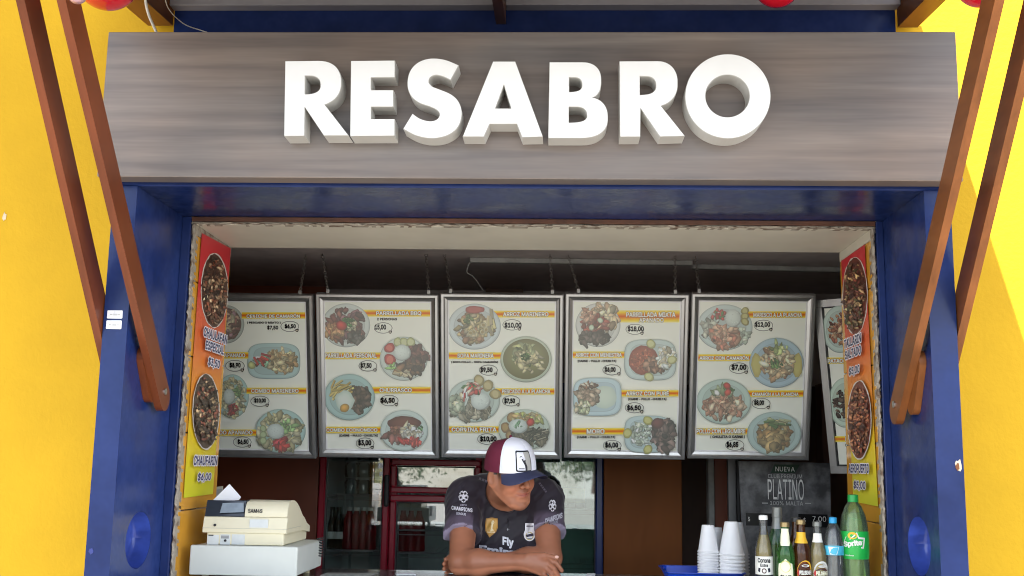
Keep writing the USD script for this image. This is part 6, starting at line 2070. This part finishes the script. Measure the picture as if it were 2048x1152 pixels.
def glassm(name, color, tint_rough=0.03, body=0.12):
    """Bottle glass: coloured transparency under a sharp reflection."""
    n = {'t': ('transparent_bsdf', {'color': color}), 'd': ('diffuse_bsdf', {'color': tuple(np.clip(np.array(color) * 0.5, 0, 1))}), 'm0': ('mix_closure', {'fac': body}),
         'g': ('glossy_bsdf', {'roughness': tint_rough}), 'f': ('fresnel', {'IOR': 1.5}), 'm': ('mix_closure', {})}
    LOOK[name] = usdkit.material(stage, '/World/Looks/' + name, n, [('t.BSDF', 'm0.closure1'), ('d.BSDF', 'm0.closure2'), ('m0.closure', 'm.closure1'), ('g.BSDF', 'm.closure2'), ('f.fac', 'm.fac')], surface='m.closure')


glassm('glass_clear', (0.94, 0.96, 0.95), 0.03, 0.04); glassm('glass_green', (0.20, 0.62, 0.14)); glassm('glass_brown', (0.40, 0.13, 0.03)); glassm('glass_green_dark', (0.25, 0.55, 0.28))
glassm('beer', (0.86, 0.66, 0.16), 0.03, 0.45); glassm('pet_green', (0.68, 0.95, 0.60), 0.03, 0.10); glassm('soda', (0.86, 0.93, 0.62), 0.03, 0.10); glassm('water', (0.97, 0.985, 0.99), 0.03, 0.02)
pm('cap_white_plastic', lin(230, 230, 228), rough=0.35); pm('cap_blue', lin(40, 150, 200), rough=0.35); pm('cap_green', lin(24, 140, 62), rough=0.35)
pm('cap_gold', lin(150, 130, 90), rough=0.35, metal=0.7); pm('foil_silver', lin(120, 122, 118), rough=0.4, metal=0.6); pm('cap_black', (0.02, 0.02, 0.02), rough=0.4)
pm('label_cream', lin(226, 226, 196), rough=0.5); pm('label_yellow', lin(226, 176, 40), rough=0.45); pm('label_navy', lin(24, 28, 48), rough=0.45); pm('label_red', lin(170, 36, 32), rough=0.45)
pm('label_green', lin(32, 172, 70), rough=0.35); pm('label_cyan', lin(70, 176, 206), rough=0.4); pm('label_ink', lin(28, 26, 34), rough=0.5); pm('label_olive', lin(196, 192, 110), rough=0.5); pm('label_brown', lin(70, 34, 22), rough=0.5)


def rad_at(prof, z):
    P = [q for q in prof if q[0] > 1e-6]
    return float(np.interp(z, [q[1] for q in P], [q[0] for q in P]))


def bottle(px, top_row, h, scale_r, prof, glass, liquid, level, capm, cap_h, label, y=None, extra=None):
    """A bottle on the counter, as tall as it shows."""
    h0, yb = h, y
    h = float(at(px, top_row, yb)[2]) - ZC
    x = float(at(px, 1120, yb)[0])
    c = (x, yb, ZC + 0.0004)
    prof = [(r * scale_r, z * h) for r, z in prof]
    t = thing('bottle', label, 'bottle', c)
    part(t, 'glass', lathe(prof, c, 30), glass, smooth=50)
    if liquid:
        lp = [(max(r - 0.0018, 0.0), max(z, 0.004)) for r, z in prof if z <= level * h]
        lp = lp + [(max(rad_at(prof, level * h) - 0.0018, 0.001), level * h), (0, level * h)]
        part(t, 'drink', lathe(lp, c, 24), liquid, smooth=50)
    r = rad_at(prof, h * 0.985)
    part(t, 'lid', lathe([(r + 0.0012, h - cap_h), (r + 0.0022, h - cap_h + 0.001), (r + 0.0016, h + 0.001), (r * 0.8, h + 0.0025), (0, h + 0.0028)], c, 26), capm, smooth=40)
    global HS
    HS = h / h0
    return t, c, prof


def wrap_face(c):
    """The angle at which a bottle faces the camera."""
    return math.atan2(c[1], c[0]) + math.pi


def wrap_band(t, c, prof, z0, z1, look, name='label', off=0.0006, a=None, half=None, n=30, shape=None):
    z0, z1 = z0 * HS, z1 * HS
    zs = np.linspace(z0, z1, 7)
    a0 = wrap_face(c) if a is None else a
    hw_ = math.pi if half is None else half
    V, F = [], []
    for z in zs:
        r = rad_at(prof, z) + off
        w = hw_ if shape is None else hw_ * shape((z - z0) / (z1 - z0))
        for k in range(n + 1):
            an = a0 - w + 2 * w * k / n
            V.append((c[0] + r * math.cos(an), c[1] + r * math.sin(an), c[2] + z))
    for i in range(6):
        for k in range(n):
            q = i * (n + 1) + k
            F += [[q, q + 1, q + n + 2], [q, q + n + 2, q + n + 1]]
    return part(t, name, trimesh.Trimesh(V, F, process=False), look, smooth=True)


def wrap_poly(t, c, prof, poly, zc, look, name='lettering', off=0.0014, a=None, skew=0.0):
    """A flat shape (metres, about its own origin) bent round the bottle at height zc."""
    a0 = wrap_face(c) if a is None else a
    zc = zc * HS
    poly = affinity.scale(poly, HS * 0.95, HS, origin=(0, 0))
    if skew:
        poly = affinity.rotate(poly, skew, origin=(0, 0))
    out = []
    for g in getattr(poly, 'geoms', [poly]):
        if g.is_empty or g.area < 1e-9:
            continue
        tv, tf = trimesh.creation.triangulate_polygon(g.segmentize(0.006), engine='earcut')
        r = np.array([rad_at(prof, zc + q) for q in tv[:, 1]]) + off
        an = a0 + tv[:, 0] / r
        P = np.c_[c[0] + r * np.cos(an), c[1] + r * np.sin(an), c[2] + zc + tv[:, 1]]
        m = trimesh.Trimesh(P, tf, process=False)
        f = m.faces.copy()
        bad = np.einsum('ij,ij->i', m.face_normals, m.triangles_center - np.array([c[0], c[1], 0]) * [1, 1, 0] - m.triangles_center * [0, 0, 1]) < 0
        f[bad] = f[bad][:, ::-1]
        out.append(trimesh.Trimesh(P, f, process=False))
    if out:
        part(t, name, trimesh.util.concatenate(out), look)


def wtext(t, c, prof, s, w, h, zc, look, skew=0.0, wgt=0.03, bold=True, off=0.0014, dx=0.0, a=None):
    g = fit(text_poly(s, wgt, bold), -w / 2 + dx, w / 2 + dx, -h / 2, h / 2)
    wrap_poly(t, c, prof, g, zc, look, 'lettering', off, a, skew)


LONG = [(0, 0), (0.93, 0), (1, 0.02), (1, 0.52), (0.97, 0.57), (0.80, 0.66), (0.60, 0.74), (0.47, 0.83), (0.44, 0.95), (0.48, 0.955), (0.48, 0.975), (0.43, 0.98), (0.43, 1.0), (0, 1.0)]
LAG = [(0, 0), (0.93, 0), (1, 0.02), (1, 0.55), (0.95, 0.62), (0.72, 0.70), (0.52, 0.77), (0.45, 0.86), (0.42, 0.955), (0.47, 0.96), (0.47, 0.98), (0.43, 0.985), (0.43, 1.0), (0, 1.0)]
PET = [(0, 0), (0.86, 0), (0.98, 0.03), (1, 0.1), (0.96, 0.14), (1, 0.18), (1, 0.34), (0.94, 0.38), (1, 0.42), (1, 0.55), (0.98, 0.68), (0.84, 0.80), (0.58, 0.89), (0.37, 0.93), (0.33, 0.94), (0.33, 1.0), (0, 1.0)]

t, c, pr = bottle(1528, 1032, 0.243, 0.0264, LONG, 'glass_clear', 'beer', 0.76, 'cap_white_plastic', 0.012, 'clear pale beer bottle with white cap, leftmost of the bottles', y=3.46)
BY = 3.46
wrap_band(t, c, pr, 0.062, 0.118, 'label_white'); wrap_band(t, c, pr, 0.014, 0.0605, 'label_navy')
wtext(t, c, pr, 'Corona', 0.044, 0.015, 0.106, 'label_ink'); wtext(t, c, pr, 'Extra', 0.026, 0.010, 0.091, 'label_ink')
wtext(t, c, pr, 'CERVEZA', 0.03, 0.006, 0.046, 'label_cream'); wtext(t, c, pr, 'LA CERVEZA MAS FINA', 0.044, 0.005, 0.034, 'label_cream')
wrap_poly(t, c, pr, sg.Point(0, 0).buffer(0.008).difference(sg.Point(0, 0).buffer(0.005)), 0.074, 'label_brown', 'emblem')
for sx in (-1, 1):
    wrap_poly(t, c, pr, sg.Polygon([(sx * 0.012, 0.006), (sx * 0.020, 0.007), (sx * 0.022, -0.004), (sx * 0.014, -0.007)]), 0.076, 'label_navy', 'emblem')

t, c, pr = bottle(1556, 1016, 0.275, 0.0325, LAG, 'glass_green_dark', 'beer', 0.55, 'foil_silver', 0.03, 'large green bottle with silver foil neck standing behind the others', y=BY + 0.12)
wrap_band(t, c, pr, 0.205, 0.262, 'foil_silver', 'neck_foil')
t, c, pr = bottle(1571, 1046, 0.230, 0.0280, LAG, 'glass_green', 'glass_green', 0.7, 'cap_gold', 0.012, 'green beer bottle with cream neck and oval labels', y=BY - 0.03)
wrap_band(t, c, pr, 0.158, 0.212, 'label_cream', 'neck_label', half=1.15, shape=lambda q: 0.55 + 0.45 * math.sin(min(1, q * 1.2) * math.pi * 0.75))
wrap_band(t, c, pr, 0.022, 0.118, 'label_cream', half=0.85, shape=lambda q: min(1, 1.15 * math.sqrt(max(0.0, 1 - max(0, q - 0.55) ** 2 / 0.2026))))
wrap_poly(t, c, pr, sg.Point(0, 0).buffer(0.0185), 0.094, 'label_olive', 'emblem', 0.0011)
wtext(t, c, pr, 'CLUB', 0.040, 0.015, 0.060, 'label_ink', 0.0, 0.05); wrap_poly(t, c, pr, sg.box(-0.02, -0.0016, 0.02, 0.0016), 0.047, 'label_red', 'stripe'); wtext(t, c, pr, 'PREMIUM', 0.026, 0.004, 0.040, 'label_ink')
t, c, pr = bottle(1603, 1041, 0.232, 0.0275, LAG, 'glass_brown', 'glass_brown', 0.8, 'cap_gold', 0.012, 'brown beer bottle with yellow neck band and yellow label', y=BY - 0.02)
AB = wrap_face(c) + 0.45
wrap_band(t, c, pr, 0.162, 0.196, 'label_yellow', 'neck_label')


def pilsen(t, c, pr, outer, lookt):
    sh = sg.Point(0, 0).buffer(1.0)
    sh = affinity.scale(sh, 0.030, 0.038)
    wrap_poly(t, c, pr, sh, 0.072, outer, 'label', 0.0009, AB)
    wrap_poly(t, c, pr, affinity.scale(sg.Point(0, 0).buffer(1), 0.026, 0.017), 0.072, 'label_brown', 'label_panel', 0.0012, AB)
    wrap_poly(t, c, pr, sg.Polygon([(-0.025, 0.012), (-0.031, 0.0), (-0.025, -0.012), (-0.019, 0)]), 0.072, 'label_red', 'label_panel', 0.0014, AB)
    wtext(t, c, pr, 'PILSENER', 0.048, 0.013, 0.073, lookt, 0.0, 0.05, True, 0.0018, 0.002, AB)
    wrap_poly(t, c, pr, affinity.scale(sg.Point(0, 0).buffer(1), 0.014, 0.004), 0.094, 'label_white', 'emblem', 0.0013, AB)


pilsen(t, c, pr, 'label_yellow', 'label_white')
t, c, pr = bottle(1594, 1036, 0.250, 0.030, LAG, 'glass_brown', None, 0.8, 'cap_black', 0.012, 'dark brown bottle half hidden behind the yellow labelled bottle', y=BY + 0.12)
t, c, pr = bottle(1636, 1045, 0.230, 0.0270, LAG, 'glass_clear', 'beer', 0.78, 'foil_silver', 0.012, 'clear beer bottle with white label between brown bottle and water', y=BY - 0.02)
wrap_band(t, c, pr, 0.168, 0.196, 'label_white', 'neck_label', half=1.2)
pilsen(t, c, pr, 'label_white', 'label_cream')
t, c, pr = bottle(1668, 1036, 0.236, 0.0295, PET, 'glass_clear', 'water', 0.86, 'cap_blue', 0.016, 'clear plastic water bottle with blue cap', y=BY - 0.02)
wrap_band(t, c, pr, 0.125, 0.153, 'label_cyan', 'label')
wrap_poly(t, c, pr, sg.Polygon([(-0.012, -0.012), (0.010, -0.012), (0.018, 0.011), (-0.018, 0.011)]), 0.139, 'label_white', 'label_panel', 0.001)
t, c, pr = bottle(1710, 991, 0.318, 0.0425, PET, 'pet_green', 'soda', 0.83, 'cap_green', 0.020, 'tall green lemon soda bottle beside the right banner', y=3.46)
wrap_band(t, c, pr, 0.118, 0.205, 'label_green', 'label', 0.0008)
AS = wrap_face(c) - 0.12
wrap_poly(t, c, pr, sg.Polygon([(-0.040, -0.014), (-0.022, 0.020), (-0.010, 0.012), (0.014, 0.034), (0.020, 0.020), (0.042, 0.018), (0.036, -0.012), (0.0, -0.008)]).buffer(0.002), 0.166, 'label_white', 'label_panel', 0.0014, AS)
wrap_poly(t, c, pr, sg.Polygon([(-0.038, -0.012), (-0.021, 0.016), (-0.010, 0.009), (0.012, 0.029), (0.018, 0.016), (0.038, 0.015), (0.033, -0.010), (0.0, -0.006)]), 0.166, 'label_green', 'label_panel', 0.0018, AS)
wtext(t, c, pr, 'Sprite', 0.064, 0.022, 0.166, 'label_white', 8, 0.05, True, 0.0024, 0, AS)
wrap_poly(t, c, pr, affinity.scale(sg.Point(0, 0).buffer(1), 0.016, 0.011), 0.192, 'label_yellow', 'lemon', 0.0022, AS)
wtext(t, c, pr, 'lima limon', 0.03, 0.005, 0.130, 'label_white', 0, 0.0, True, 0.0014, -0.012, AS)

# ------------------------------------------------------------------ small things outside
pm('ball_red', lin(190, 22, 40), rough=0.12, var=0.08, coat=0.6)
pm('ball_pink', lin(190, 150, 160), rough=0.3, metal=0.5, var=0.3, scale=120.)
pm('cable_white', lin(205, 200, 190), rough=0.5)


def hanging_ball(px, row, rpx, y, look, label, name='red_ball'):
    b = at(px, row, y)
    r = rpx / FPX * y
    c = b + np.array([0, 0, r])
    t = thing(name, label, 'ornament', tuple(c))
    s = trimesh.creation.icosphere(4, r); s.apply_translation(c)
    part(t, 'ball', s, look, smooth=True)
    part(t, 'collar', lathe([(0.012, r * 0.985), (0.012, r + 0.012), (0, r + 0.014)], tuple(c), 14), 'steel', smooth=40)
    top = zr(y, EYE + 1.58)
    part(t, 'string', tube([c + [0, 0, r + 0.01], (c[0], c[1], max(top, c[2] + r + 0.03))], 0.0012, 5), 'cable_white')


hanging_ball(209, 17, 68, 2.75, 'ball_red', 'red glossy ball hanging at top left between the braces and the sign')
hanging_ball(1556, 12, 50, 3.0, 'ball_red', 'red glossy ball hanging in front of the roof above the letter O')
hanging_ball(1971, 12, 60, 2.6, 'ball_red', 'red glossy ball hanging at top right beside the braces')
hanging_ball(153, 7, 20, 2.25, 'ball_pink', 'small pink glitter ball hanging left of the top left red ball', 'glitter_ball')
single('white_cable', tube(smooth_path([at(291, -40, 3.0), at(291, 0, 3.04), at(297, 28, 3.07), at(306, 50, 3.09), at(313, 66, 3.10), at(318, 90, 3.1)], 6), 0.0042, 8), 'cable_white', 'white cable coming down behind the top left of the sign', 'cable', smooth=True)
single('thin_cable', tube(smooth_path([at(331, 0, 3.2), at(336, 15, 3.25), at(350, 33, 3.32), at(372, 50, 3.38), at(400, 60, 3.41), at(430, 70, 3.42)], 6), 0.0016, 6), 'cable_white', 'thin grey wire curving under the left rafter', 'wire', smooth=True)
for i, (py0, py1, lb) in enumerate(((621, 637, 'upper of two white stickers on the left blue pillar'), (641, 658, 'lower of two white stickers on the left blue pillar'))):
    o = i * -2
    t = thing('sticker', lb, 'sticker', tuple(at(230, py1, YB)))
    P, Q = at(214 + o, py1, YB), at(246 + o, py0, YB)
    part(t, 'label', prism(sg.box(P[0] + 0.003, P[2] + 0.003, Q[0] - 0.003, Q[2] - 0.003).buffer(0.003), FW, -YB + 0.0003, -YB + 0.0016), 'paper')
    for (u0, u1, v0, v1) in ((0.18, 0.36, 0.40, 0.56), (0.40, 0.66, 0.36, 0.60), (0.68, 0.84, 0.42, 0.56), (0.46, 0.54, 0.74, 0.86)):
        part(t, 'print', prism(sg.box(P[0] + (Q[0] - P[0]) * u0, P[2] + (Q[2] - P[2]) * v0, P[0] + (Q[0] - P[0]) * u1, P[2] + (Q[2] - P[2]) * v1), FW, -YB + 0.0016, -YB + 0.002), 'print_grey')

# chips and plugs in the painted faces
pm('chip_plaster', lin(214, 196, 168), rough=0.9, var=0.1)
pm('hole_dark', lin(120, 74, 40), rough=0.8)


def chip(px, py, y, rx, rz, look, label, seed):
    r = np.random.default_rng(seed)
    c_ = at(px, py, y)
    g_ = sg.Polygon(wob(c_[0], c_[2], rx, rz, r, 11, 0.3, 0))
    single('paint_chip', prism(g_, FW, -y + 0.0004, -y + 0.0014), look, label, 'paint chip')


chip(9, 434, YW, 0.006, 0.014, 'chip_plaster', 'small pale chip in the yellow wall at the far left', 1)
chip(1917, 931, YB, 0.009, 0.016, 'chip_plaster', 'pale chip at the outer edge of the right blue pillar', 2)
chip(1915, 934, YB - 0.0012, 0.006, 0.010, 'hole_dark', 'brown hole inside the pale chip on the right blue pillar', 3)
chip(182, 1102, YB, 0.006, 0.008, 'blue_inside', 'lump of dried paint on the left blue pillar near its foot', 4)
